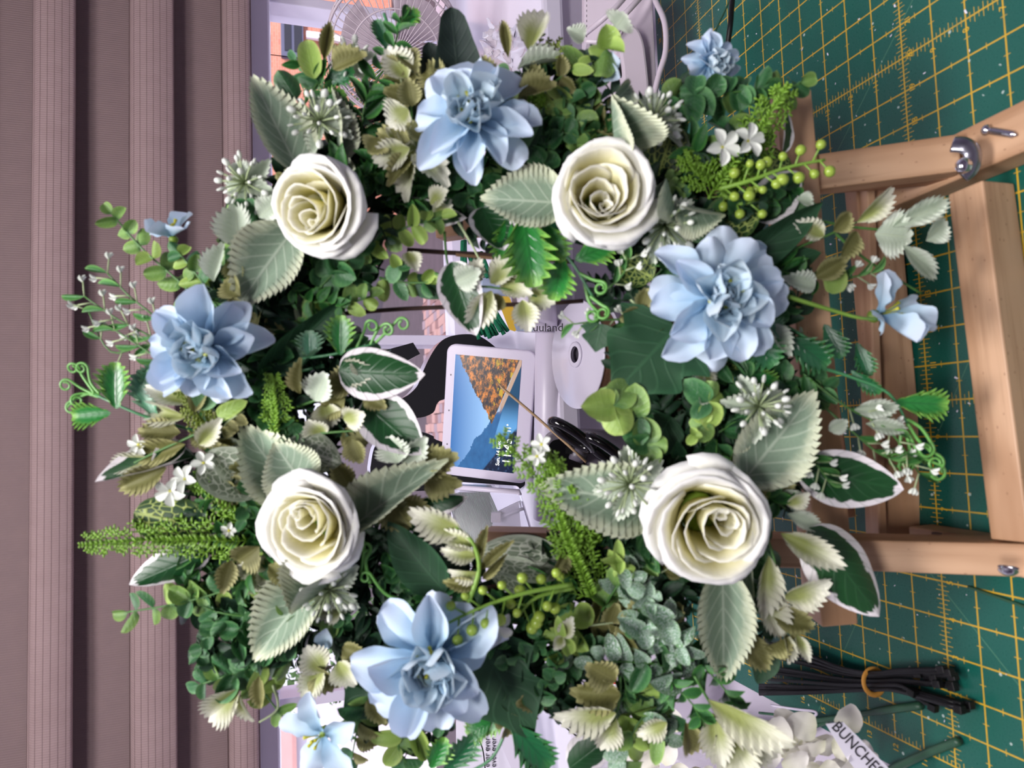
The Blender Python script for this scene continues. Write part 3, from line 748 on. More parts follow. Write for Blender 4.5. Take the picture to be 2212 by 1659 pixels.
card('cream_tag', [(1376, 1610), (1412, 1596), (1424, 1628), (1392, 1656), (1354, 1659), (1352, 1640)], .655, 'cream', 'small cream card tag lying below the catalogue', 'tag', .002)
film('plastic_sleeve', [at(1262, 1580, .68), at(1440, 1560, .66), at(1600, 1700, .60), at(1260, 1720, .66)], 'clear plastic sleeve round the white hydrangea heads', 'plastic sleeve', .012, 14, 14, 3)

# cable ties with an orange band --------------------------------------------
tie = MB(); TL = 16
def tie_mesh(seed):
    rr = random.Random(seed); return rr
Zt = .004
def tieth(k):
    rr = random.Random(100 + k)
    u = rr.uniform(-1, 1); zt = Zt + rr.uniform(0, .012); hx = rr.uniform(-1, 1)
    head = (2010 + hx * 46 + (36 if u > .6 else 0), 1478 + u * 34 + (20 if u > .6 else 0))
    pts = [atz(1640, 1440 + u * 62, zt + .004), atz(1740, 1455 + u * 44, zt + .003), atz(1820, 1468 + u * 26, zt), atz(1888, 1472 + u * 19, zt), atz(1940, 1470 + u * 24, zt), atz(head[0], head[1], zt)]
    p = smoothpath(pts, 4); return p, rr
for k in range(22):
    p, rr = tieth(k)
    t = part('cable_tie', MB().tube(p, .0016, 6, flat=.45, up=(0, 0, 1)), 'black', None, True)
    tag(t, 'black nylon cable tie in the bundle held by an orange band', 'cable tie', 'black cable ties bundled on the mat')
    d = (p[-1] - p[-2]).normalized(); y = Vector((0, 0, 1)).cross(d).normalized()
    part('tie_head', MB().box((-.001, -.0026, -.0022), (.0052, .0026, .0026), frame4(p[-1], d, y, d.cross(y))), 'black', t, bevel=.0006)
c = atz(1888, 1473, .010); y_ = (atz(1893, 1500, .01) - c).normalized(); pts = []
for k in range(25):
    t = 2 * PI * k / 24; pts.append(c + y_ * .0092 * math.cos(t) + Vector((0, 0, 1)) * .0098 * math.sin(t))
tag(part('rubber_band', MB().tube(pts, .0021, 8, False, flat=.4, up=(y_.cross(Vector((0, 0, 1))))), 'orange', None, True), 'orange elastic band round the black cable ties', 'rubber band')

# green wire stems, tag and white hydrangea on the mat -------------------------
def stem(pts, r, label):
    tag(part('flower_stem', MB().tube(smoothpath([atz(x, y, z) for x, y, z in pts], 6), r, 8), 'greenwire', None, True), label, 'stem')
stem([(1600, 1560, .02), (1700, 1562, .018), (1800, 1552, .012), (1900, 1536, .007), (1990, 1524, .004)], [.0022] * 18 + [.0030] * 7, 'thick dark green stem pointing to the cable tie heads')
stem([(1890, 1680, .006), (1960, 1646, .005), (2020, 1620, .004), (2072, 1600, .004)], .0030, 'thick dark green stem lying nearest the mat corner')
stem([(1640, 1640, .03), (1700, 1600, .02), (1760, 1570, .014), (1790, 1560, .012)], .0016, 'thin forked green stem under the thick stem')
stem([(2092, 1268, .0015), (2150, 1288, .0012), (2212, 1310, .001), (2260, 1326, .001)], .0011, 'thin dark green wire lying along the number five line')
stem([(1640, 1540, .03), (1720, 1548, .02), (1760, 1552, .014)], .0012, 'thinnest green stem beside the plastic clip')
tag(part('plastic_clip', MB().tube(smoothpath([atz(1666, 1524, .03), atz(1720, 1532, .028), atz(1756, 1536, .026), atz(1764, 1542, .026), atz(1752, 1552, .024)], 5), .0011, 6), 'white', None, True), 'small clear hooked plastic clip beside the cable ties', 'clip')
lb = card('price_tag', [(1784, 1564), (1822, 1560), (1852, 1590), (1940, 1680), (1870, 1690), (1830, 1640)], .480, 'paper', 'folded white paper tag with black lettering among the white petals', 'tag')
textmesh('BUNCHES', .0105, frame4(at(1852, 1618, .4795), (EX * .68 + EY * .73), (EX * .73 - EY * .68), EZ), 'ink', lb, 'lettering')

# ================================================================== WREATH: materials and shared meshes
def leafmat(name, inner, outer, e0=.6, e1=.95, vein=None, vs=.3, vk=9, rough=.5, noisy=.15, mott=.25, tipc=None, spec=.4, basec=None, frost=0, trans=.0, spots=None):
    t = NT(name, rough, spec)
    o = t.xyz(t.coord('UV')); u, v = o[0], o[1]
    cv = t.n('ShaderNodeCombineXYZ'); t.put(cv.inputs[0], u); t.put(cv.inputs[1], v)
    oi = t.n('ShaderNodeObjectInfo'); t.put(cv.inputs[2], t.ma('MULTIPLY', oi.outputs['Random'], 9.0))
    P = cv.outputs[0]
    s = t.ma('MULTIPLY', t.ma('ABSOLUTE', t.ma('SUBTRACT', v, .5)), 2.0)
    n = t.noise(P, 7, 3)
    e = t.ma('ADD', t.ma('MAXIMUM', s, t.ma('POWER', u, 3.0)), t.ma('MULTIPLY', t.ma('SUBTRACT', n, .5), noisy * 2))
    f = t.step(e, e0, e1)
    n2 = t.noise(P, 34, 4, .7)
    inn = t.mix(t.ma('MULTIPLY', n2, mott * 1.4), inner, tuple(q * .45 for q in inner[:3]) + (1,))
    col = t.mix(f, inn, outer)
    if tipc: col = t.mix(t.step(u, .35, .95), col, tipc)
    if basec: col = t.mix(t.step(u, .35, .0), col, basec)
    hgt = None
    if vein:
        d = t.ma('SUBTRACT', u, t.ma('MULTIPLY', s, .32))
        w = t.ma('ABSOLUTE', t.ma('SUBTRACT', t.ma('FRACT', t.ma('MULTIPLY', d, vk)), .5))
        ln = t.ma('SUBTRACT', 1.0, t.step(w, .02, .13)); mid = t.ma('SUBTRACT', 1.0, t.step(s, .015, .07))
        g = t.ma('MAXIMUM', t.ma('MULTIPLY', ln, .8), mid)
        col = t.mix(t.ma('MULTIPLY', g, vs), col, vein); hgt = t.ma('ADD', g, t.ma('MULTIPLY', n2, .6))
    if spots:
        vo = t.n('ShaderNodeTexVoronoi', feature='DISTANCE_TO_EDGE'); t.put(vo.inputs['Vector'], P); vo.inputs['Scale'].default_value = spots[1]
        g = t.ma('SUBTRACT', 1.0, t.step(vo.outputs[0], .03, .10))
        g = t.ma('MULTIPLY', g, t.step(s, .95, .75)); mid = t.ma('SUBTRACT', 1.0, t.step(s, .02, .09)); g = t.ma('MAXIMUM', g, mid)
        col = t.mix(t.ma('MULTIPLY', g, .85), col, spots[0]); hgt = g
    if frost:
        fr = t.ma('MULTIPLY', t.step(t.noise(P, 22, 3, .7), .62 - .14 * frost, .74 - .12 * frost), .75 * frost + .2)
        col = t.mix(fr, col, C(226, 230, 236))
    # every leaf a touch lighter or darker than the next
    hs = t.n('ShaderNodeHueSaturation'); t.put(hs.inputs['Color'], col); t.put(hs.inputs['Value'], t.ma('ADD', .82, t.ma('MULTIPLY', oi.outputs['Random'], .36)))
    t.col(hs.outputs[0])
    if hgt is not None: t.bump(hgt, .35, .0006)
    if trans:
        t.b.inputs['Subsurface Weight'].default_value = 0
        tr = t.n('ShaderNodeBsdfTranslucent'); t.put(tr.inputs[0], hs.outputs[0]); mx_ = t.n('ShaderNodeMixShader'); mx_.inputs[0].default_value = trans
        t.t.links.new(t.b.outputs[0], mx_.inputs[1]); t.t.links.new(tr.outputs[0], mx_.inputs[2]); t.t.links.new(mx_.outputs[0], t.t.nodes['Material Output'].inputs[0])
    M[name] = t.m
leafmat('dusty_leaf', C(134, 156, 134), C(206, 212, 184), .50, .98, C(206, 216, 198), .38, 7, .8, .2, .45)
leafmat('variegated_leaf', C(18, 72, 30), C(236, 230, 234), .74, .80, C(50, 104, 60), .25, 7, .38, .22, .3, spec=.6)
leafmat('dark_leaf', C(34, 70, 44), C(40, 80, 50), .7, 1, C(60, 104, 70), .3, 6, .55, .1, .2)
leafmat('dark_leaf_pale', C(80, 120, 78), C(96, 136, 90), .6, 1, C(120, 150, 110), .4, 6, .6, .1, .2)
leafmat('blackish_leaf', C(26, 42, 38), C(34, 52, 44), .7, 1, C(50, 70, 56), .2, 6, .65, .1, .3)
leafmat('monstera_leaf', C(40, 122, 52), C(136, 190, 84), .35, 1, C(26, 88, 40), .6, 6, .22, .1, .1, spec=.7)
leafmat('monstera_blue', C(76, 138, 104), C(138, 180, 144), .3, 1, C(60, 116, 90), .6, 6, .25, .1, .1, spec=.7)
leafmat('monstera_dark', C(28, 92, 54), C(60, 124, 66), .4, 1, C(20, 70, 44), .6, 6, .22, .1, .1, spec=.7)
leafmat('frosted_leaf', C(160, 170, 100), C(226, 226, 204), .3, .95, C(150, 160, 110), .3, 9, .6, .12, .2, tipc=C(232, 232, 216), trans=.15)
leafmat('frosted_olive', C(112, 112, 62), C(170, 168, 116), .5, 1, C(140, 140, 90), .3, 9, .6, .12, .3, trans=.1)
leafmat('frosted_pale', C(182, 196, 176), C(222, 230, 216), .4, 1, C(190, 204, 170), .4, 8, .65, .1, .15, trans=.15)
leafmat('gum_leaf', C(116, 154, 78), C(142, 176, 94), .5, 1, C(140, 170, 100), .3, 5, .35, .1, .2, basec=C(80, 122, 66), frost=.25, trans=.12)
leafmat('gum_leaf_lime', C(150, 182, 88), C(172, 198, 106), .5, 1, C(150, 180, 100), .3, 5, .35, .1, .2, frost=.15, trans=.15)
leafmat('gum_leaf_dark', C(50, 102, 58), C(84, 132, 80), .5, 1, C(90, 130, 86), .3, 5, .32, .1, .25, frost=.15)
leafmat('gum_leaf_frost', C(80, 132, 86), C(112, 156, 104), .5, 1, C(120, 150, 110), .3, 5, .4, .1, .2, frost=1.0)
leafmat('box_leaf', C(44, 100, 48), C(78, 134, 64), .5, 1, C(80, 120, 66), .3, 5, .35, .1, .3)
leafmat('box_leaf_deep', C(24, 54, 36), C(38, 72, 44), .5, 1, C(50, 84, 50), .3, 5, .45, .1, .3)  # darker box_leaf, puts the shade deep in the ring into the colour
leafmat('net_leaf', C(34, 66, 28), C(60, 88, 36), .8, 1, None, rough=.5, spots=(C(168, 184, 98), 8.0))
leafmat('skeleton_leaf', C(124, 138, 116), C(176, 186, 168), .7, 1, None, rough=.7, spots=(C(206, 212, 196), 9.0), trans=.2)
leafmat('bloom_leaf', C(60, 120, 60), C(110, 160, 90), .4, 1, C(120, 160, 96), .3, 5, .4)
def grad(name, stops, rough=.6, trans=.0, nz=.1, spec=.3):
    t = NT(name, rough, spec); o = t.xyz(t.coord('UV'))
    cv = t.n('ShaderNodeCombineXYZ'); t.put(cv.inputs[0], t.ma('MULTIPLY', o[0], 1.2)); t.put(cv.inputs[1], t.ma('MULTIPLY', o[1], 6.0))
    n = t.noise(cv.outputs[0], 6, 3)
    c = t.ramp(t.ma('ADD', o[0], t.ma('MULTIPLY', t.ma('SUBTRACT', n, .5), nz)), stops); t.col(c); t.bump(n, .25, .0008)
    if trans:
        tr = t.n('ShaderNodeBsdfTranslucent'); t.put(tr.inputs[0], c); mx_ = t.n('ShaderNodeMixShader'); mx_.inputs[0].default_value = trans
        t.t.links.new(t.b.outputs[0], mx_.inputs[1]); t.t.links.new(tr.outputs[0], mx_.inputs[2]); t.t.links.new(mx_.outputs[0], t.t.nodes['Material Output'].inputs[0])
    M[name] = t.m
grad('rose_petal', [(0, C(226, 218, 130)), (.3, C(240, 235, 190)), (.55, C(250, 248, 232)), (1, C(253, 253, 252))], .65, .25)
grad('rose_heart', [(0, C(216, 208, 104)), (.4, C(240, 234, 170)), (.8, C(250, 247, 216)), (1, C(253, 252, 242))], .65, .25)
grad('blue_petal', [(0, C(140, 184, 218)), (.3, C(180, 210, 232)), (.65, C(206, 226, 244)), (1, C(216, 228, 248))], .7, .22, .2)
grad('blue_heart', [(0, C(150, 192, 220)), (.5, C(200, 222, 236)), (1, C(216, 230, 240))], .7, .2)
M['stamen'] = plain('stamen_yellow', C(206, 204, 60), .6, var=.3, sc=300)
M['calyx'] = plain('calyx_green', C(120, 150, 50), .5, var=.3, sc=120)
M['stemg'] = plain('stem_green', C(74, 122, 56), .4, var=.25, sc=150)
M['stemlime'] = plain('stem_lime', C(128, 168, 66), .4, var=.2, sc=150)
M['stempale'] = plain('stem_pale', C(168, 184, 140), .6, var=.2, sc=150)
M['stemblue'] = plain('stem_blue_green', C(70, 134, 88), .3, var=.15, sc=150)
M['stemdk'] = plain('stem_dark', C(38, 66, 40), .5, var=.3, sc=150)
M['fern'] = plain('fern_lime', C(136, 184, 60), .4, var=.45, sc=110)
M['fernd'] = plain('fern_olive', C(120, 138, 48), .4, var=.35, sc=110)
M['bud'] = plain('white_bud', C(226, 230, 222), .5, var=.12, sc=200)
M['budg'] = plain('pale_green_bud', C(176, 196, 140), .45, var=.15, sc=200)
M['berry'] = plain('green_berry', C(160, 186, 74), .25, var=.2, sc=120)
M['tendril'] = plain('tendril_green', C(108, 170, 84), .3, var=.1)

def leafgeo(prof, nu=14, nv=3, teeth=0, tooth=.0, sweep=.0, cup=.15, bend=.1, rip=0., cut=0., fold=0., seed=0):
    # unit leaf: length 1 along x, width 1 along y
    vs = []; uv = []; fs = []; n = 2 * nv + 1
    for i in range(nu + 1):
        u = i / nu; w = prof(u) * .5
        ph = (u * teeth) % 1.0 if teeth else 0
        for j in range(-nv, nv + 1):
            s = j / nv; a = abs(s); k = w
            x = u
            if teeth:
                if cut: k = w * (1 - cut * (a ** 2) * (1 - ph) ** 1.2); x = u + sweep * a * w * 2 * (1 - .5 * u) * (.75 + .25 * ph)
                else: k = w * (1 + tooth * (a ** 3) * (ph if ph < .8 else 0)); x = u + sweep * (a ** 3) * ph / teeth
            y = s * k
            z = cup * k * a ** 1.6 * 2 * (1 if cup > 0 else 1) - bend * u * u + rip * a * a * math.sin(u * 17 + seed + (2 if s > 0 else 0)) + fold * a * w
            vs.append(Vector((x, y, z))); uv.append((u, s * .5 + .5))
    for i in range(nu):
        for j in range(n - 1): q = i * n + j; fs.append((q, q + n, q + n + 1, q + 1))
    return vs, fs, uv
ovate = lambda p=.38, q=1.0: (lambda u: max(0.012, (math.sin(PI * min(1, u) ** (math.log(.5) / math.log(p)))) ** q) if u > 0 else .04)
roundp = lambda u: max(.03, math.sqrt(max(0, 1 - (2 * u - 1) ** 2)))
def me_of(geo, name, mat_):
    b = MB(); b.add(*geo); return b.mesh(name, mat_, True)
def ivyprof(u):
    pts = [(0, .25), (.06, .62), (.22, .98), (.30, .78), (.40, .62), (.52, .80), (.60, .72), (.75, .42), (.9, .18), (1, .01)]
    for (a, x), (b, y) in zip(pts, pts[1:]):
        if u <= b: return x + (y - x) * (u - a) / (b - a)
    return .01
G = {}   # species -> list of meshes
def sp(key, name, mat_, geos): G[key] = [me_of(g, name, mat_) for g in geos]
sp('dusty', 'dusty_miller_leaf', 'dusty_leaf', [leafgeo(ovate(.40, .85), 72, 4, 18, .13, .8, .22, b_, .010, 0, f_, s_) for b_, f_, s_ in ((.10, .0, 0), (.22, .12, 3), (-.05, -.1, 5))])
sp('dustyfold', 'dusty_miller_leaf', 'dusty_leaf', [leafgeo(ovate(.40, .85), 72, 4, 18, .13, .8, .9, b_, .012, 0, .35, s_) for b_, s_ in ((.10, 0), (-.15, 4))])
sp('vari', 'variegated_leaf', 'variegated_leaf', [leafgeo(ovate(.40, .72), 20, 4, 0, 0, 0, c_, b_, .006, 0, 0, s_) for c_, b_, s_ in ((.12, .10, 1), (-.10, .16, 4), (.2, -.06, 8))])
sp('dark', 'broad_dark_leaf', 'dark_leaf', [leafgeo(ovate(.4, .75), 20, 4, 0, 0, 0, c_, .12, .008, 0, 0, 2) for c_ in (.12, -.1)])
sp('darkp', 'broad_green_leaf', 'dark_leaf_pale', [leafgeo(ovate(.4, .75), 20, 4, 0, 0, 0, .12, .12, .008, 0, 0, 2)])
sp('black', 'broad_dark_leaf', 'blackish_leaf', [leafgeo(lambda u: .35 + .65 * (1 - u) if u < .85 else .45 * math.sqrt(max(0, (1 - u) / .15)) + .005, 20, 4, 0, 0, 0, .15, .05, .014, 0, 0, 2)])
sp('ivy', 'ivy_leaf', 'dark_leaf', [leafgeo(ivyprof, 26, 4, 0, 0, 0, .10, .10, .014, 0, 0, s_) for s_ in (1, 5)])
def mon(bend, cup): return leafgeo(lambda u: max(.02, (math.sin(PI * u ** .72)) ** .6) if u > 0 else .5, 48, 4, 6, 0, .46, cup, bend, .004, .5)
sp('mons', 'cut_leaf', 'monstera_leaf', [mon(.12, .18), mon(.25, -.12)])
sp('monsb', 'cut_leaf', 'monstera_blue', [mon(.12, .18)])
sp('monsd', 'cut_leaf', 'monstera_dark', [mon(.15, .1)])
ser = lambda b_, f_: leafgeo(ovate(.45, .75), 36, 3, 9, .34, .9, .2, b_, .012, 0, f_)
sp('frost', 'serrated_leaf', 'frosted_leaf', [ser(.12, 0), ser(.3, .3), ser(-.1, .1)])
sp('frosto', 'serrated_leaf', 'frosted_olive', [ser(.12, 0), ser(.3, .2)])
sp('frostp', 'serrated_leaf', 'frosted_pale', [ser(.12, .0), ser(.22, .2)])
gum = lambda c_, b_: leafgeo(lambda u: max(.05, roundp(u ** .85)) if u > 0 else .12, 12, 3, 0, 0, 0, c_, b_, 0)
for k_, m_ in (('gum', 'gum_leaf'), ('guml', 'gum_leaf_lime'), ('gumd', 'gum_leaf_dark'), ('gumf', 'gum_leaf_frost')):
    sp(k_, 'round_leaf', m_, [gum(.35, .1), gum(-.25, .15), gum(.1, .35)])
obl = lambda b_: leafgeo(ovate(.5, .7), 10, 2, 0, 0, 0, .25, b_, 0)
sp('box', 'small_oval_leaf', 'box_leaf', [obl(.1), obl(.3)])
sp('boxd', 'small_oval_leaf', 'box_leaf_deep', [obl(.1), obl(.3)])
sp('net', 'net_veined_leaf', 'net_leaf', [leafgeo(lambda u: max(.05, roundp(u ** .9)) if u > 0 else .1, 18, 4, 0, 0, 0, .12, .1, .004)])
sp('skel', 'skeleton_leaf', 'skeleton_leaf', [leafgeo(lambda u: max(.05, roundp(u ** .9)) if u > 0 else .1, 18, 4, 0, 0, 0, .25, .1, .006), leafgeo(ovate(.55, .6), 18, 4, 0, 0, 0, -.2, .2, .006)])
sp('bloomleaf', 'small_oval_leaf', 'bloom_leaf', [obl(.1), obl(.3)])
PETW = lambda u: max(.10, (math.sin(PI * (u ** 1.5) * .93 + .06)) ** .62) * (1.0 if u < .97 else .8)
sp('bpet', 'petal', 'blue_petal', [leafgeo(PETW, 14, 4, 0, 0, 0, c_, b_, .035, 0, 0, s_) for c_, b_, s_ in ((.35, .22, 0), (.25, .05, 3), (.5, -.15, 5), (-.2, .2, 9))])
sp('bheart', 'petal', 'blue_heart', [leafgeo(PETW, 12, 4, 0, 0, 0, c_, b_, .06, 0, 0, s_) for c_, b_, s_ in ((.6, -.2, 0), (.5, -.5, 3))])
sp('wpet', 'petal', 'bud', [leafgeo(PETW, 8, 2, 0, 0, 0, .3, .1, .0)])
grad('hyd_petal', [(0, C(226, 226, 200)), (.4, C(238, 236, 224)), (1, C(244, 240, 236))], .7, .2)
sp('hydpet', 'petal', 'hyd_petal', [leafgeo(lambda u: max(.2, roundp(u ** .8)) if u > 0 else .2, 10, 4, 0, 0, 0, .2, .1, .03, 0, 0, s_) for s_ in (0, 4)])

# ------------------------------------------------------------------ wreath plane
WD = .442
WC = at(1050, 840, WD)
WN = (EZ - EX * .04).normalized()           # leans back: the top lies a little farther away
def Wp(x, y, h=0.0):
    r = ray(x, y); t = (WC - CAM).dot(WN) / r.dot(WN); return CAM + r * t - r.normalized() * h
PXM = WD / FPX
wr = thing('floral_wreath', Wp(1700, 800, 0), 'round wreath of ivory roses, pale blue flowers and green leaves on twigs', 'wreath')
def leafm(base, tip, wid, roll=0.0, refN=None):
    x = tip - base; L = x.length; x.normalize(); z = (refN or EZ); z = (z - x * z.dot(x))
    if z.length < 1e-4: z = EX.copy(); z = z - x * z.dot(x)
    z.normalize()
    if roll: z = Matrix.Rotation(roll, 3, x) @ z
    y = z.cross(x); return frame4(base, x * L, y * wid, z * L)
def leaf(key, bx, by, tx, ty, wpx, h0=0.02, h1=0.03, roll=0.0, parent=None, var=None):
    ms = G[key]; me = ms[rnd.randrange(len(ms)) if var is None else var]
    b, t = Wp(bx, by, h0), Wp(tx, ty, h1)
    return link(me.name.split('.')[0], me, parent or wr, leafm(b, t, wpx * PXM * .98, roll))
def stemobj(pts, r, mat_='stemg', name='stem', parent=None, n=6, taper=.6):
    P = smoothpath([Wp(*p) for p in pts], 5); rs = [r * (1 - (1 - taper) * i / (len(P) - 1)) for i in range(len(P))]
    return part(name, MB().tube(P, rs, n), mat_, parent or wr, True, P[0]), P
def sprig(key, pts, n, Lpx, Wpx, r=.0009, smat='stemg', spread=62, jit=.25, name=None, both=True, shrink=.6, endleaf=True, start=.15, keys=None, hj=.006):
    o, P = stemobj(pts, r, smat, name or 'leafy_sprig'); N = len(P) - 1
    for i in range(n):
        t = start + (1 - start) * i / max(1, n - .3); k = min(N - 1, int(t * N)); b = P[k].lerp(P[k + 1], t * N - k); d = (P[k + 1] - P[k]).normalized()
        f = 1 - (1 - shrink) * t
        for s in ((1, -1) if both else ((1,) if i % 2 else (-1,))):
            side = EZ.cross(d).normalized() * s; a = math.radians(spread + rnd.uniform(-18, 18)); L = Lpx * PXM * f * rnd.uniform(1 - jit, 1 + jit)
            tip = b + (d * math.cos(a) + side * math.sin(a)) * L + EZ * rnd.uniform(-hj, hj * 1.3)
            kk = rnd.choice(keys) if keys else key; me = rnd.choice(G[kk])
            link(me.name.split('.')[0], me, o, leafm(b, tip, Wpx * PXM * f * rnd.uniform(.85, 1.15), rnd.uniform(-.7, .7)))
    if endleaf:
        d = (P[-1] - P[-2]).normalized(); kk = rnd.choice(keys) if keys else key; me = rnd.choice(G[kk])
        link(me.name.split('.')[0], me, o, leafm(P[-1], P[-1] + d * Lpx * PXM * shrink, Wpx * PXM * shrink, rnd.uniform(-.4, .4)))
    return o

# shared meshes: berries, buds, blossom, tendrils, fern pieces
def ballmesh(name, mat_, sc=(1, 1, 1)): return MB().ball((0, 0, 0), 1, 8, 6, sc).mesh(name, mat_, True)
BUD = ballmesh('bud', 'bud', (.45, .45, 1)); BUDG = ballmesh('bud', 'budg', (.5, .5, 1)); BERRY = ballmesh('berry', 'berry'); BUDR = ballmesh('bud', 'bud', (.75, .75, 1))
def orient(p, d, s):
    d = d.normalized(); y = d.orthogonal().normalized(); return frame4(p, y.cross(d) * s, y * s, d * s)
def berrycluster(x, y, r, h=.035, n=22, dirx=(0, 0), mesh=None, smat='stempale', br=.0024, leaves=5):
    c = Wp(x, y, h - r * PXM * .55); mb = MB(); tips = []
    ax = (EZ + EX * dirx[0] + EY * dirx[1]).normalized()
    for i in range(n):
        z = 1 - 1.05 * (i + .5) / n; a = i * 2.39996; q = math.sqrt(max(0, 1 - z * z))
        u = ax.orthogonal().normalized(); v = ax.cross(u); d = (u * q * math.cos(a) + v * q * math.sin(a) + ax * z)
        tip = c + d * r * PXM * rnd.uniform(.8, 1.0); mb.tube([c, c + d * r * PXM * .5 + Vector((0, 0, .0004)), tip], .00055, 5); tips.append((tip, d))
    mb.tube([c, c - ax * .02], .0012, 6)
    o = part('berry_cluster', mb, smat, wr, True, c)
    for k, (p, d) in enumerate(tips): link('bud', mesh or (BUD if k % 3 else BUDR), o, orient(p, d, br * rnd.uniform(.8, 1.25)))
    for k in range(leaves):
        a = 2 * PI * k / leaves + rnd.uniform(-.3, .3); d = u * math.cos(a) + v * math.sin(a)
        link('serrated_leaf', rnd.choice(G['frostp']), o, leafm(c - ax * .004, c + d * r * PXM * 1.15 - ax * .002, r * PXM * .6, rnd.uniform(-.4, .4)))
    return o
def tendril(pts, r=.0011, curl=20, turns=1.25, parent=None, hand=1, mat_='tendril'):
    P = [Wp(*p) for p in pts]; P = smoothpath(P, 6); d = (P[-1] - P[-2]).normalized(); s = EZ.cross(d).normalized() * hand; R_ = curl * PXM
    c = P[-1] + s * R_; n = int(18 * turns)
    for k in range(1, n + 1):
        t = 2 * PI * turns * k / n; q = R_ * (1 - .55 * k / n); P.append(c - s * q * math.cos(t) + d * q * math.sin(t) + EZ * .001 * k / n)
    return part('tendril', MB().tube(P, [r * (1 - .35 * i / len(P)) for i in range(len(P))], 6), mat_, parent or wr, True, P[0])
def fern(pts, n, br, mat_='fern', r=.0011):
    # feathery sprig: stem with forked twigs of tiny bead leaves
    P = smoothpath([Wp(*p) for p in pts], 8); mb = MB(); mb.tube(P, [r * (1 - .5 * i / len(P)) for i in range(len(P))], 6); N = len(P) - 1
    br *= PXM
    for i in range(n):
        t = .04 + .96 * i / n; k = min(N - 1, int(t * N)); b = P[k].lerp(P[k + 1], t * N - k); d = (P[k + 1] - P[k]).normalized(); L = br * (1.05 - .65 * t)
        for s in (1, -1, 0):
            side = EZ.cross(d).normalized() * s + (EZ * .9 if s == 0 else EZ * rnd.uniform(-.4, .5))
            e = b + (d * .75 + side * rnd.uniform(.7, 1.0)).normalized() * L * rnd.uniform(.7, 1.1); m_ = b.lerp(e, .5); mb.tube([b, m_, e], .00042, 4)
            for q in (.45, .75, 1.0):
                p = b.lerp(e, q)
                for s2 in (-1, 1):
                    dd = ((e - b).normalized() * .8 + side.cross((e - b).normalized()) * s2 * .5 + EZ.cross(e - b).normalized() * s2 * .8).normalized(); tip = p + dd * L * .26
                    mb.tube([p, p.lerp(tip, .6), tip], [.0004, .00075, .0005], 4)
    return part('feathery_sprig', mb, mat_, wr, True, P[0])
def blossom(x, y, r, h=.04, n=5, parent=None, face=None):
    c = Wp(x, y, h); ax = (EZ + EX * rnd.uniform(-.35, .35) + EY * rnd.uniform(-.35, .35)).normalized(); u = ax.orthogonal().normalized(); v = ax.cross(u)
    o = part('small_white_flower', MB().ball(c, .0011, 8, 5), 'stamen', parent or wr, True, c)
    a0 = rnd.uniform(0, 6)
    for k in range(n):
        a = a0 + 2 * PI * k / n; d = u * math.cos(a) + v * math.sin(a); 
        link('petal', G['wpet'][0], o, leafm(c, c + (d + ax * .25).normalized() * r * PXM, r * PXM * .62, 0, ax))
    return o
def budspray(pts, n, L, r=.0008):
    o, P = stemobj(pts, r, 'stemg', 'white_bud_sprig'); N = len(P) - 1
    for i in range(n):
        t = .35 + .65 * i / max(1, n - 1); k = min(N - 1, int(t * N)); b = P[k].lerp(P[k + 1], t * N - k); d = (P[k + 1] - P[k]).normalized(); s = 1 if i % 2 else -1
        side = EZ.cross(d).normalized() * s; tip = b + (d * .8 + side * .8 + EZ * rnd.uniform(-.3, .5)).normalized() * L * PXM
        st = part('stalk', MB().tube([b, tip], .0005, 5), 'stempale', o, True, b)
        for q in range(4):
            a = q * PI / 2; dd = (tip - b).normalized(); uu = dd.orthogonal().normalized(); vv = dd.cross(uu); e = (dd + (uu * math.cos(a) + vv * math.sin(a)) * .7).normalized()
            link('petal', G['wpet'][0], o, leafm(tip - dd * .0012, tip + e * 13 * PXM, 8 * PXM, 0, e.cross(uu)))
        if i % 2 == 0: link('small_oval_leaf', rnd.choice(G['bloomleaf']), o, leafm(b, b + (d - side * .7).normalized() * L * 1.5 * PXM, 15 * PXM, rnd.uniform(-.6, .6)))
    return o

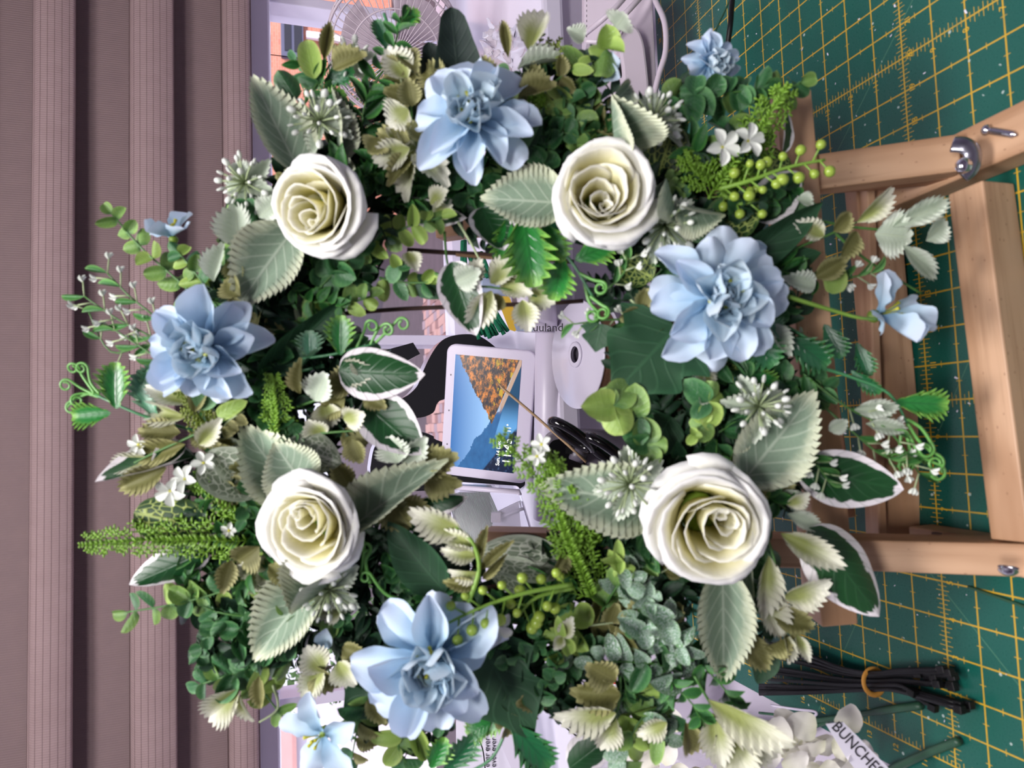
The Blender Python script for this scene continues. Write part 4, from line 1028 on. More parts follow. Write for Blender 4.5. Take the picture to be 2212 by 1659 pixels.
# ------------------------------------------------------------------ roses
def rose(x, y, r, h, tilt=(0, 0), rot=0, seed=0, sq=1.0):
    rr = random.Random(seed); R_ = r * PXM; c = Wp(x, y, h)
    ax = (EZ + EX * tilt[0] + EY * tilt[1]).normalized(); u = (EX - ax * EX.dot(ax)).normalized(); v = ax.cross(u)
    u, v = u * math.cos(rot) + v * math.sin(rot), v * math.cos(rot) - u * math.sin(rot)
    o = part('rose', MB().lathe([(.0, -R_ * .9), (R_ * .32, -R_ * .62), (R_ * .30, -R_ * .45), (0, -R_ * .35)], frame4(c, u, v, ax), 12), 'calyx', wr, True, c)
    rings = [(4, 1.0, 1.2, -.10, .9), (4, .97, 1.15, .12, .6), (3, .86, 1.25, .28, .38), (3, .68, 1.15, .34, .24), (3, .50, 1.1, .34, .12), (2, .33, 1.3, .32, .0), (2, .18, 1.2, .30, .0), (2, .07, 1.3, .26, .0)]
    sa = rr.uniform(0, 6.28)
    for ri, (n, rad, wid, top, flare) in enumerate(rings):
        sh = (u * math.cos(sa) + v * math.sin(sa)) * R_ * .035 * ri; sa += .5
        for k in range(n):
            a0 = 2 * PI * k / n + ri * .8 + rr.uniform(-.15, .15); half = wid * PI / n * 1.25; nu, nv = 9, 10; vs = []; uv = []; fs = []
            tw = rr.uniform(.12, .34); rj = rr.uniform(.93, 1.06); ph = rr.uniform(0, 6); tj = top + rr.uniform(-.07, .07)
            for i in range(nu + 1):
                t = i / nu
                for j in range(nv + 1):
                    s = 2 * j / nv - 1; th = a0 + s * half
                    # height falls towards the petal's sides, rim curls outward
                    e = 1 - .42 * abs(s) ** 3
                    f = flare; tt = t * e
                    q = rad * rj * ((1 - f) * (.62 + .38 * t ** .6) + f * (.34 + .66 * t ** 1.5)) * (1 + tw * s * .5) * (1 - .10 * f * t * abs(s) ** 4) + .025 * math.sin(3 * s + ph) * t
                    z = -.62 + (tj + .62) * ((1 - f) * tt ** .9 + f * (1 - (1 - tt) ** 2.3))
                    if t > .8: z -= f * .10 * ((t - .8) / .2) ** 2; q += .02 * ((t - .8) / .2)
                    q += .018 * math.sin(9 * s + ph * 2) * t * t
                    p = c + sh + (u * math.cos(th) + v * math.sin(th) * sq) * q * R_ * .93 + ax * z * R_
                    vs.append(p); uv.append((t, j / nv))
            for i in range(nu):
                for j in range(nv): w = i * (nv + 1) + j; fs.append((w, w + 1, w + nv + 2, w + nv + 1))
            mb = MB().add(vs, fs, uv); pt = part('petal', mb, 'rose_petal' if ri < 3 else 'rose_heart', o, True, c)
            sd = pt.modifiers.new('s', 'SOLIDIFY'); sd.thickness = R_ * .012; sd.offset = 0
    return o
def blueflower(x, y, r, h, tilt=(0, 0), seed=0, layers=((8, 1.0, .0, .50), (9, .88, .26, .46), (9, .66, .55, .42), (9, .44, .9, .34), (5, .26, 1.15, .22)), stam=16, squash=1.0):
    rr = random.Random(seed); R_ = r * PXM; c = Wp(x, y, h); ax = (EZ + EX * tilt[0] + EY * tilt[1]).normalized(); u = ax.orthogonal().normalized(); v = ax.cross(u)
    o = part('blue_flower', MB().ball(c - ax * R_ * .12, R_ * .15, 10, 6), 'calyx', wr, True, c)
    for li, (n, rad, lift, wd) in enumerate(layers):
        for k in range(n):
            a = 2 * PI * (k + .5 * (li % 2)) / n + rr.uniform(-.16, .16); d = u * math.cos(a) + v * math.sin(a); L = R_ * rad * rr.uniform(.86, 1.1); lf = lift + rr.uniform(-.14, .18)
            b = c + d * R_ * .05 + ax * R_ * .04 * li; tip = b + (d * math.cos(lf) + ax * math.sin(lf)) * L
            me = rr.choice(G['bpet'] if li < 2 else G['bheart']); link('petal', me, o, leafm(b, tip, R_ * wd * rr.uniform(.9, 1.25), rr.uniform(-.35, .35), (ax * math.cos(lf) - d * math.sin(lf))))
    if stam:
        for k in range(stam):
            a = rr.uniform(0, 6.28); q = rr.uniform(.05, .3); d = u * math.cos(a) + v * math.sin(a); p = c + ax * R_ * .05; e = c + (ax * rr.uniform(.36, .52) + d * q) * R_
            st = MB().tube([p, p.lerp(e, .6), e], [.0003, .0004, .0012], 5); part('stamen', st, 'stamen', o, True, p)
    return o

# ================================================================== WREATH: twig ring and filling
random.seed(3)
def ringpt(a, r, sq=1.0): return (1055 + r * math.cos(a), 835 + r * math.sin(a) * sq)
for k in range(26):
    a0 = rnd.uniform(0, 2 * PI); span = rnd.uniform(1.6, 3.6); r0 = 520 + rnd.uniform(-110, 110); P = []
    for i in range(15):
        a = a0 + span * i / 14; x, y = ringpt(a, r0 + 30 * math.sin(i * .6 + k)); P.append(Wp(x, y, -.004 - .016 * rnd.random() + .008 * math.sin(i * .8 + k * 2)))
    part('twig', MB().tube(smoothpath(P, 3), .0016 + .0012 * rnd.random(), 6), 'twig', wr, True)
for pts, mt, r in (([(880, 540, -.018), (990, 547, -.018), (1100, 552, -.018), (1240, 566, -.018)], 'twig', .0016), ([(985, 550, -.016), (1050, 556, -.016), (1110, 562, -.016)], 'twiglit', .0012),
               ([(740, 678, -.018), (860, 668, -.018), (1000, 662, -.018), (1180, 655, -.018), (1260, 650, -.018)], 'twig', .0015),
               ([(930, 445, -.012), (1000, 436, -.012), (1060, 428, -.012)], 'twiglit', .0022), ([(940, 455, -.012), (1010, 446, -.012), (1070, 440, -.012)], 'twig', .0026),
               ([(1020, 1232, .0), (1080, 1165, .004), (1140, 1155, .006), (1195, 1175, .0)], 'twig', .0012), ([(1000, 1262, .0), (1060, 1185, .004), (1120, 1182, .006), (1200, 1215, .0)], 'twig', .0010)):
    stemobj(pts, r, mt, 'twig', taper=.9)
# joined filler sprigs: countless small leaves deep in the ring
def fillmesh(kind, seed, n, L, Wd, mats_):
    rr = random.Random(seed); mb = MB(); P = smoothpath([Vector((0, 0, 0)), Vector((.35, rr.uniform(-.08, .08), .06)), Vector((.7, rr.uniform(-.12, .12), .09)), Vector((1, rr.uniform(-.2, .2), .05))], 4)
    mb.k = 0; mb.tube(P, .012, 5)
    for i in range(n):
        t = .12 + .88 * i / n; k = min(len(P) - 2, int(t * (len(P) - 1))); b = P[k]; d = (P[k + 1] - P[k]).normalized()
        for s in (1, -1):
            side = Vector((0, 0, 1)).cross(d) * s; a = rr.uniform(.7, 1.25); tip = b + (d * math.cos(a) + side * math.sin(a) + Vector((0, 0, rr.uniform(-.5, .6)))).normalized() * L * rr.uniform(.75, 1.2) * (1 - .35 * t)
            g = kind[rr.randrange(len(kind))]; mb.k = 1; mb.merge(g, leafm(b, tip, Wd * rr.uniform(.8, 1.2), rr.uniform(-.8, .8), Vector((0, 0, 1))))
    return mb.mesh('leafy_sprig', mats_, True)
g_ob = [leafgeo(ovate(.5, .7), 6, 1, 0, 0, 0, .25, b_, 0) for b_ in (.1, .3)]
g_rd = [leafgeo(lambda u: max(.05, roundp(u ** .85)) if u > 0 else .12, 7, 2, 0, 0, 0, .3, .1)]
g_se = [leafgeo(ovate(.45, .75), 18, 2, 6, .35, .8, .2, .15)]
FILL = [fillmesh(g_ob, 1, 8, .30, .13, ['stemg', 'box_leaf']), fillmesh(g_ob, 2, 9, .28, .12, ['stemdk', 'box_leaf_deep']), fillmesh(g_ob, 3, 7, .34, .16, ['stemdk', 'box_leaf_deep']),
        fillmesh(g_rd, 4, 6, .26, .24, ['stemg', 'gum_leaf_dark']), fillmesh(g_rd, 5, 6, .26, .24, ['stemg', 'gum_leaf']), fillmesh(g_se, 6, 6, .34, .20, ['stempale', 'frosted_olive']), fillmesh(g_se, 7, 6, .32, .2, ['stempale', 'frosted_leaf'])]
OUTL = [(600,330),(690,240),(750,170),(800,60),(860,0),(900,10),(930,120),(1040,150),(1200,150),(1300,60),(1420,80),(1500,180),(1640,160),(1750,190),(1730,320),(1740,350),(1740,480),(1720,620),(1780,850),(1740,1060),(1700,1330),(1690,1430),(1620,1500),(1560,1700),(1460,1700),(1400,1580),(1230,1500),(1180,1560),(980,1600),(900,1700),(770,1700),(730,1520),(600,1500),(540,1510),(450,1470),(350,1330),(390,1200),(400,1080),(380,960),(430,860),(430,600),(490,470),(520,360)]
HOLE = [(930,450),(1000,490),(1100,560),(1230,600),(1260,700),(1285,850),(1290,1000),(1200,1080),(1160,1180),(1040,1210),(930,1110),(935,1000),(905,880),(900,780),(790,740),(780,650),(900,560)]
def inpoly(x, y, P):
    c = False
    for i in range(len(P)):
        (x1, y1), (x2, y2) = P[i - 1], P[i]
        if (y1 > y) != (y2 > y) and x < (x2 - x1) * (y - y1) / (y2 - y1) + x1: c = not c
    return c
def okp(x, y): return inpoly(x, y, OUTL) and not inpoly(x, y, HOLE)
def fill(n, r0, r1, h0, h1, L0, L1, idx, a0=0, a1=2 * PI):
    for k in range(n):
        a = a0 + (a1 - a0) * (k + rnd.random()) / n; r = rnd.uniform(r0, r1); x, y = ringpt(a, r)
        h = rnd.uniform(h0, h1); b = Wp(x, y, h); da = a + rnd.uniform(-1.5, 1.5) + (PI if rnd.random() < .16 and r < 480 else 0); L = rnd.uniform(L0, L1)
        for tr in range(12):
            if okp(x, y) and okp(x + math.cos(da) * L, y + math.sin(da) * L) and okp(x + math.cos(da) * L * .5, y + math.sin(da) * L * .5): break
            r = rnd.uniform(r0, r1) - tr * 6; x, y = ringpt(a, r); b = Wp(x, y, h); da = rnd.uniform(0, 2 * PI); L = rnd.uniform(L0, L1) * (1 - .03 * tr)
        else: continue
        t = Wp(x + math.cos(da) * L, y + math.sin(da) * L, h + rnd.uniform(-.006, .014)); me = FILL[rnd.choice(idx)]
        link('leafy_sprig', me, wr, leafm(b, t, (t - b).length, rnd.uniform(-.6, .6)))
fill(210, 330, 720, -.012, .002, 120, 200, (1, 2, 2, 1, 2))
fill(90, 350, 720, -.004, .008, 130, 200, (1, 2, 3, 1, 3))
fill(85, 380, 760, .0, .016, 130, 210, (0, 1, 2, 3, 3))
fill(44, 480, 780, .0, .014, 140, 220, (0, 3, 4, 5))
fill(16, 430, 640, .010, .022, 120, 170, (0, 4, 5, 6))

# ================================================================== WREATH: hand placed flowers
rose(690, 452, 104, .050, (-.30, .25), .4, 1)
rose(1310, 424, 107, .052, (.05, -.05), 1.3, 2)
rose(1528, 1127, 126, .052, (.0, .12), 2.2, 3, .96)
rose(664, 1136, 110, .052, (-.25, .05), 3.3, 4)
blueflower(1022, 262, 122, .046, (.0, -.15), 11)
blueflower(1545, 645, 134, .046, (.05, .10), 12)
blueflower(452, 752, 118, .044, (-.1, .1), 13)
blueflower(935, 1418, 142, .046, (.0, .05), 14)
blueflower(1530, 134, 64, .004, (.5, .5), 15, ((9, 1.0, .0, .45), (9, .85, .3, .4), (8, .7, .6, .36), (8, .5, 1.0, .3)), 0)
S5 = ((5, 1.0, .45, .70),); 
blueflower(372, 510, 66, .010, (-.2, -1.6), 16, ((4, 1.0, .45, .62),), 5)
blueflower(1900, 680, 92, .024, (1.0, -.25), 17, ((6, 1.0, .55, .50),), 7)
blueflower(698, 1586, 92, .030, (-.2, .0), 18, ((5, 1.0, .15, .60),), 6)
blueflower(1312, 158, 44, .010, (-.8, .3), 19, ((4, 1.0, .5, .8),), 4)
leaf('bpet', 1650, 560, 1615, 525, 34, .02, .03)
leaf('bpet', 1655, 580, 1618, 532, 30, .02, .03, .3)
leaf('bpet', 700, 1400, 705, 1360, 40, .01, .02)

# ------------------------------------------------------------------ big single leaves
D = 'dusty'
leaf(D, 655, 385, 543, 172, 118, .022, .034, .55); leaf(D, 640, 488, 508, 660, 138, .024, .030, -.1, var=0)
leaf(D, 1230, 440, 1040, 424, 122, .024, .030, 0, var=0); leaf('dustyfold', 1330, 335, 1310, 205, 74, .02, .040, .3); leaf(D, 1312, 232, 1378, 178, 52, .036, .022, .5)
leaf(D, 728, 360, 738, 188, 44, .012, .02, .9); leaf(D, 745, 400, 742, 330, 52, .015, .02)
leaf(D, 655, 1092, 520, 918, 128, .020, .030, .3); leaf(D, 668, 1060, 588, 960, 122, .030, .036, .1)
leaf(D, 748, 1150, 938, 992, 96, .024, .040, -.4, var=1); leaf(D, 780, 1120, 700, 1060, 60, .020, .02)
leaf(D, 700, 1235, 540, 1428, 128, .018, .030, .25); leaf('dustyfold', 740, 1240, 640, 1330, 70, .02, .03, .5)
leaf(D, 1432, 1092, 1170, 1050, 142, .020, .034, .1, var=0); leaf(D, 1600, 1045, 1764, 848, 140, .024, .036, -.15, var=0); leaf(D, 1600, 1040, 1680, 960, 100, .02, .03)
leaf(D, 1560, 1215, 1568, 1488, 108, .018, .030, .2); leaf(D, 1610, 1180, 1612, 1360, 70, .012, .018, .8)
leaf('dustyfold', 1440, 385, 1470, 470, 60, .04, .03, 1.0); leaf('dustyfold', 1460, 440, 1566, 466, 54, .03, .034, .6)
leaf(D, 690, 700, 640, 640, 60, .0, .01); leaf(D, 1480, 1120, 1400, 1160, 90, .01, .02)
leaf('skel', 738, 1000, 612, 958, 92, .028, .036, .2, var=1); leaf('skel', 575, 1050, 425, 1000, 112, .016, .026, .3, var=0)
leaf('skel', 1210, 1225, 1035, 1195, 96, .010, .022, .4, var=0); leaf('skel', 1160, 1255, 1060, 1225, 80, .008, .016, .2, var=0)
leaf('skel', 550, 1040, 470, 950, 84, .012, .02, .2, var=0)
V = 'vari'
leaf(V, 732, 800, 912, 812, 112, .022, .030, .2, var=0); leaf(V, 785, 868, 912, 978, 112, .020, .028, -.2, var=0)
leaf(V, 860, 442, 1003, 475, 66, .006, .014, .6, var=0); leaf(V, 1042, 448, 1088, 545, 104, .012, .018, -.3, var=2)
leaf(V, 975, 566, 1026, 722, 92, .020, .026, .1, var=0); leaf(V, 1720, 1010, 1958, 1062, 118, .014, .030, .1, var=0)
leaf(V, 1748, 1140, 1918, 1336, 134, .020, .034, -.1, var=1); leaf(V, 452, 1188, 272, 1278, 84, .016, .030, -.3, var=1)
leaf(V, 420, 985, 212, 1048, 74, .014, .026, .7, var=2); leaf(V, 400, 960, 330, 1010, 60, .018, .028, .4)
leaf(V, 905, 1092, 1008, 1078, 52, .010, .016, .3, var=0); leaf(V, 1625, 470, 1735, 372, 100, .006, .012, .2); leaf(V, 1230, 1660, 1320, 1600, 90, -.01, .0)
leaf(V, 1690, 330, 1704, 230, 60, .002, .006, .9)
leaf('black', 990, 165, 975, 14, 116, .012, .030, .2); leaf('black', 940, 165, 925, 90, 70, .010, .02, .2)
leaf('ivy', 1462, 708, 1325, 850, 250, .022, .034, .25, var=0); leaf('ivy', 1300, 700, 1285, 760, 90, .02, .02, .3)
leaf('dark', 1560, 590, 1790, 440, 76, .016, .030, .3, var=0); leaf('dark', 1600, 595, 1780, 545, 84, .006, .014, .1)
leaf('dark', 962, 1278, 834, 1135, 98, .024, .032, -.1, var=0); leaf('ivy', 1040, 1380, 1150, 1610, 210, .016, .022, .1, var=1)
leaf('ivy', 860, 1430, 738, 1560, 170, .012, .020, .1); leaf('dark', 1085, 360, 1186, 236, 54, .018, .028, .9, var=0); leaf('darkp', 1090, 345, 1178, 238, 34, .022, .032, .7)
leaf('black', 1100, 350, 1215, 262, 96, .004, .01, .2); leaf('dark', 560, 812, 745, 655, 74, .018, .024, .5); leaf('dark', 640, 690, 470, 600, 96, .008, .014, .2)  # the 'black' leaf stands in for the dark shadow by the green leaf
leaf('dark', 600, 700, 690, 620, 80, .004, .01); leaf('dark', 1450, 900, 1400, 990, 90, .01, .02); leaf('darkp', 425, 880, 480, 815, 54, .03, .034, .2)
leaf('dark', 1200, 1450, 1230, 1550, 80, .0, .004); leaf('dark', 1660, 1400, 1640, 1480, 60, .0, .004); leaf('darkp', 1760, 480, 1700, 420, 50, .0, .01)
leaf('dark', 880, 600, 960, 640, 50, .005, .01)
# cut leaves with their stalks
def mon_sprig(stem, leaves, r=.0012, mat_='stemblue'):
    o, P = stemobj(stem, r, mat_, 'cut_leaf_sprig')
    for k, bx, by, tx, ty, w, h0, h1, rl in leaves: leaf(k, bx, by, tx, ty, w, h0, h1, rl, o)
    return o
ms = mon_sprig([(420, 930, .010), (330, 905, .018), (270, 882, .022), (205, 852, .020)], [('mons', 252, 884, 246, 786, 84, .022, .030, .1), ('mons', 240, 892, 152, 900, 68, .022, .028, .0), ('monsb', 338, 905, 300, 800, 84, .014, .02, -.2), ('monsb', 320, 850, 330, 790, 60, .01, .02, .2)])
for p in ([(205, 852, .020), (175, 838, .02), (152, 822, .022)], [(215, 858, .020), (185, 850, .02), (165, 852, .022)], [(205, 850, .020), (178, 812, .02), (172, 796, .022)], [(215, 850, .020), (196, 826, .02), (190, 795, .022)], [(228, 862, .020), (196, 850, .02), (150, 868, .022)]):
    tendril(p, .0009, 13, 1.2, ms)
ms = mon_sprig([(590, 800, .010), (640, 778, .018), (720, 765, .022), (810, 742, .020)], [('mons', 736, 768, 735, 684, 74, .022, .030, .1), ('monsb', 672, 776, 668, 716, 66, .018, .024, .2), ('mons', 690, 740, 640, 690, 70, .008, .014, .2)])
for p in ([(770, 752, .020), (786, 716, .022), (790, 700, .024)], [(800, 745, .020), (816, 712, .022), (830, 700, .024)], [(812, 740, .020), (840, 712, .022), (860, 690, .024)]): tendril(p, .0010, 14, 1.1, ms, -1)
ms = mon_sprig([(1140, 470, .012), (1180, 520, .020), (1230, 560, .022), (1280, 640, .022), (1300, 660, .02)], [('mons', 1130, 460, 1152, 612, 128, .024, .036, .1), ('mons', 1215, 556, 1196, 644, 92, .022, .030, .1), ('mons', 1242, 562, 1322, 524, 80, .022, .028, .0), ('monsd', 1180, 490, 1260, 470, 60, .012, .02, .1), ('mons', 1100, 470, 1085, 560, 70, .014, .022, .3), ('mons', 1170, 480, 1215, 560, 70, .018, .026, -.3)])
for p in ([(1250, 590, .022), (1280, 604, .024), (1300, 608, .026)], [(1275, 640, .022), (1296, 656, .024), (1310, 664, .026)], [(1262, 610, .02), (1272, 650, .02), (1290, 672, .02)]): tendril(p, .0011, 14, 1.3, ms, -1)
ms = mon_sprig([(1760, 790, .010), (1840, 815, .014), (1920, 850, .020), (1960, 915, .020)], [('mons', 1932, 868, 2052, 876, 76, .020, .026, .1), ('monsd', 1838, 800, 1900, 850, 40, .012, .02, .6)])
for p in ([(1958, 905, .020), (1990, 925, .022), (2015, 962, .024)], [(1960, 915, .020), (1990, 958, .022), (2030, 985, .024)], [(1964, 940, .020), (1990, 985, .022), (2030, 1004, .024)], [(1958, 930, .020), (1965, 970, .02), (1972, 1000, .02)], [(1950, 920, .018), (1944, 960, .018), (1952, 985, .018)]): tendril(p, .0011, 17, 1.2, ms, -1)
ms = mon_sprig([(1100, 1560, .008), (1060, 1640, .010), (980, 1680, .010)], [('monsd', 1104, 1560, 1188, 1664, 104, .014, .020, .1), ('mons', 1060, 1560, 1010, 1590, 70, .012, .018, .2), ('monsd', 960, 1665, 1022, 1600, 84, .012, .020, .3), ('mons', 930, 1660, 960, 1600, 70, .012, .018, .1), ('mons', 1110, 1530, 1040, 1580, 60, .01, .016, .3)])
mon_sprig([(1690, 700, .010), (1760, 740, .014), (1800, 760, .012)], [('monsd', 1700, 728, 1790, 790, 88, .016, .022, .1), ('monsd', 1610, 705, 1672, 790, 96, .018, .024, .2), ('monsb', 1640, 700, 1690, 720, 60, .02, .024, .2), ('monsd', 1780, 700, 1820, 770, 60, .01, .016, .3), ('mons', 1600, 800, 1680, 830, 50, .012, .018, .3), ('monsd', 1850, 740, 1880, 810, 50, .006, .012, .3)])
mon_sprig([(830, 30, .008), (840, 70, .012), (830, 110, .012)], [('monsd', 838, 110, 812, 40, 46, .014, .02, .2), ('mons', 850, 70, 900, 20, 44, .014, .02, .2), ('monsd', 700, 180, 760, 150, 60, .01, .016, .3), ('mons', 690, 240, 740, 200, 60, .01, .016, .3)])
for p in ([(780, 1240, .02), (786, 1190, .022), (782, 1150, .022)], [(800, 1260, .02), (790, 1215, .022), (800, 1190, .022)], [(870, 1300, .02), (830, 1280, .022), (800, 1240, .022)]): tendril(p, .0012, 12, 1.0, None, 1)
stemobj([(600, 850, .006), (560, 880, .008), (548, 920, .008)], .0014, 'stemblue', 'stem'); stemobj([(700, 790, .012), (650, 800, .012), (590, 812, .01), (560, 850, .0)], .0014, 'stemblue', 'stem')

# feathery lime sprigs
fern([(560, 1165, .012), (440, 1160, .022), (300, 1165, .028), (195, 1172, .030)], 24, 62)
fern([(604, 956, .016), (598, 880, .024), (590, 815, .028)], 12, 44); fern([(640, 950, .010), (612, 930, .014), (580, 900, .016)], 8, 36)
fern([(1285, 1300, .006), (1240, 1190, .018), (1180, 1060, .024), (1080, 942, .028)], 22, 60); fern([(1255, 1240, .010), (1215, 1130, .022), (1196, 1020, .026), (1150, 975, .028)], 16, 52)
fern([(1240, 1200, .01), (1250, 1130, .02), (1235, 1060, .024), (1180, 990, .024)], 14, 44); fern([(1300, 1180, .006), (1250, 1100, .014), (1190, 1000, .02)], 12, 44)
fern([(1560, 420, .012), (1610, 330, .016), (1660, 250, .018), (1690, 200, .018)], 14, 66); fern([(1530, 430, .02), (1570, 370, .024), (1640, 300, .02)], 12, 60); fern([(1540, 400, .018), (1500, 370, .024), (1480, 340, .02)], 8, 40)
fern([(470, 940, .016), (430, 900, .022), (400, 850, .022)], 10, 42, 'fernd'); fern([(520, 1100, .01), (470, 1060, .02), (420, 1040, .02)], 10, 46); fern([(560, 1120, .01), (500, 1090, .02), (460, 1040, .02)], 10, 50)
fern([(470, 870, .02), (430, 850, .026), (385, 850, .026)], 9, 30, 'fernd'); fern([(1140, 130, .006), (1200, 110, .012), (1220, 150, .014)], 8, 40, 'fernd'); fern([(1010, 1430, .0), (1080, 1340, .01), (1200, 1300, .01)], 8, 30)
fern([(1180, 235, .016), (1150, 215, .02), (1165, 205, .02)], 7, 34)

# berry and bud clusters
berrycluster(530, 395, 58, .030, 22, (-.4, 0)); berrycluster(692, 262, 62, .034, 22, (0, -.3)); berrycluster(1412, 262, 64, .038, 26, (.2, -.2)); berrycluster(1436, 486, 66, .040, 26, (.1, .2)); berrycluster(1362, 1046, 66, .046, 24, (-.3, -.2))
berrycluster(712, 1274, 62, .040, 24, (0, .2)); berrycluster(1640, 878, 60, .044, 22, (.1, -.2)); berrycluster(760, 130, 44, .016, 14, (-.2, -.2)); berrycluster(560, 460, 40, .014, 10)
# green berry stems
def berrystem(pts, n, L, rb, hang=0):
    o, P = stemobj(pts, .0016, 'stemlime', 'berry_stem', taper=.5); N = len(P) - 1
    for i in range(n):
        t = .12 + .88 * i / n; k = min(N - 1, int(t * N)); b = P[k]; d = (P[k + 1] - P[k]).normalized(); s = 1 if i % 2 else -1
        e = b + (d * .6 + EZ.cross(d).normalized() * s + EZ * rnd.uniform(.0, .5)).normalized() * L * PXM * rnd.uniform(.7, 1.1); part('stalk', MB().tube([b, b.lerp(e, .6), e], .0006, 5), 'stemlime', o, True, b)
        link('berry', BERRY, o, orient(e, e - b, rb * rnd.uniform(.75, 1.15)))
berrystem([(1555, 408, .030), (1620, 390, .036), (1700, 362, .036), (1782, 345, .036)], 15, 34, .0031)
berrystem([(1235, 1262, .030), (1130, 1282, .042), (1040, 1312, .048), (970, 1345, .048)], 12, 42, .0030)
berrystem([(1240, 1270, .02), (1160, 1290, .03), (1120, 1330, .03)], 8, 40, .0034); berrystem([(1560, 420, .02), (1600, 440, .026), (1640, 430, .026)], 6, 34, .003)
stemobj([(1012, 1300, .048), (1035, 1230, .050), (1020, 1170, .050), (985, 1140, .048)], .0016, 'stemlime', 'stem'); stemobj([(1700, 640, .03), (1780, 665, .034), (1850, 685, .036), (1890, 690, .03)], .0014, 'stemlime', 'stem')
for a in ((1040, 1230, 1105, 1170, 20), (1042, 1250, 1090, 1205, 16), (1035, 1215, 1050, 1140, 22), (1020, 1180, 950, 1150, 34), (1030, 1200, 955, 1190, 34), (1036, 1235, 970, 1240, 30), (1030, 1265, 960, 1258, 26), (1000, 1150, 885, 1106, 60)):
    leaf('frost' if a[4] > 28 else 'frosto', *a, .046, .050, rnd.uniform(-.4, .4))
# white blossom
for x, y, r in ((1560, 318, 38), (1615, 305, 36), (1072, 1352, 36), (368, 1060, 34), (400, 1035, 32), (300, 960, 24), (440, 1000, 26), (1170, 960, 22), (1160, 985, 20), (495, 1146, 18)): blossom(x, y, r, .034 if x > 600 else .026)
budspray([(420, 780, .006), (340, 690, .014), (280, 640, .016), (232, 590, .018)], 7, 34); budspray([(400, 790, .006), (330, 730, .012), (255, 690, .014), (182, 640, .014)], 7, 36); budspray([(420, 830, .006), (350, 780, .012), (290, 740, .014), (228, 700, .014)], 6, 36); budspray([(420, 800, .006), (330, 745, .010), (240, 760, .010), (190, 670, .012)], 4, 30)
budspray([(1750, 820, .010), (1830, 880, .018), (1920, 930, .022), (1985, 1022, .024)], 9, 34); budspray([(1770, 870, .010), (1850, 940, .018), (1900, 980, .022), (1950, 1000, .024)], 7, 32); budspray([(1760, 600, .010), (1830, 600, .014), (1880, 590, .016)], 5, 30); budspray([(1700, 950, .020), (1760, 1000, .026), (1790, 1040, .026)], 6, 34)
for bx, by, tx, ty, w in ((1845, 885, 1942, 880, 36), (1870, 915, 1962, 928, 30), (1790, 930, 1830, 910, 30), (1800, 635, 1810, 565, 50), (1760, 620, 1700, 600, 40), (1660, 700, 1710, 765, 34)):
    leaf('frostp' if w < 45 else 'guml', bx, by, tx, ty, w, .02, .026)
budspray([(1290, 640, .012), (1340, 600, .018), (1360, 560, .02)], 5, 26); budspray([(1400, 700, .01), (1330, 690, .016), (1240, 700, .018)], 5, 26)

# ------------------------------------------------------------------ round leaved eucalyptus
sprig('gum', [(470, 700, .0), (400, 620, .008), (310, 540, .012), (242, 462, .014)], 8, 50, 42, keys=('gum', 'guml')); sprig('gum', [(480, 680, .004), (430, 600, .012), (385, 545, .014)], 6, 54, 40, keys=('gum', 'guml', 'gumd'))
sprig('gum', [(600, 1190, .004), (520, 1260, .012), (400, 1300, .016), (276, 1322, .018)], 9, 58, 44, keys=('gum', 'guml', 'gumd')); sprig('gum', [(640, 1330, .0), (520, 1330, .012), (440, 1310, .014), (400, 1260, .014)], 7, 56, 40, keys=('gum', 'gumd'))
sprig('gum', [(660, 1400, .0), (560, 1440, .010), (490, 1460, .014), (430, 1480, .014)], 6, 60, 50, keys=('gum', 'guml', 'gumd')); sprig('gumd', [(560, 1300, .01), (520, 1360, .014), (500, 1420, .014)], 5, 56, 44)
sprig('gum', [(700, 555, .010), (800, 530, .018), (880, 490, .022), (955, 470, .024)], 8, 52, 40, keys=('gum', 'guml')); sprig('gum', [(660, 700, .006), (720, 670, .014), (800, 640, .014)], 5, 52, 42, keys=('gum', 'guml')); sprig('gumd', [(820, 600, .004), (870, 610, .008), (930, 610, .01)], 4, 44, 36, keys=('gum', 'gumd', 'guml'))
sprig('gum', [(1240, 1300, .006), (1230, 1370, .012), (1210, 1420, .014)], 4, 60, 52, keys=('guml', 'gumf')); sprig('gumd', [(1150, 1250, .006), (1180, 1330, .012), (1190, 1420, .012)], 6, 50, 36, keys=('gum', 'gumd')); sprig('gumf', [(1400, 1480, .006), (1400, 1400, .014), (1380, 1320, .018), (1360, 1240, .018)], 8, 66, 46, keys=('gumf', 'gumf', 'gumd'))
sprig('gumf', [(1480, 1480, .006), (1440, 1440, .014), (1360, 1430, .018), (1280, 1430, .018)], 7, 66, 46, keys=('gumf', 'gumf', 'gumd')); sprig('gumf', [(1300, 1320, .006), (1340, 1260, .014), (1400, 1220, .016)], 6, 54, 38, keys=('gumf', 'gum')); sprig('gumf', [(1480, 1330, .008), (1440, 1370, .014), (1480, 1400, .02)], 5, 70, 44)
sprig('gum', [(1500, 1500, .006), (1400, 1540, .012), (1360, 1600, .014), (1350, 1659, .014)], 6, 70, 52, keys=('gum', 'guml', 'gumf')); sprig('gum', [(1330, 1470, .004), (1360, 1540, .010), (1440, 1590, .012)], 5, 76, 54, keys=('gum', 'guml', 'gumf'))
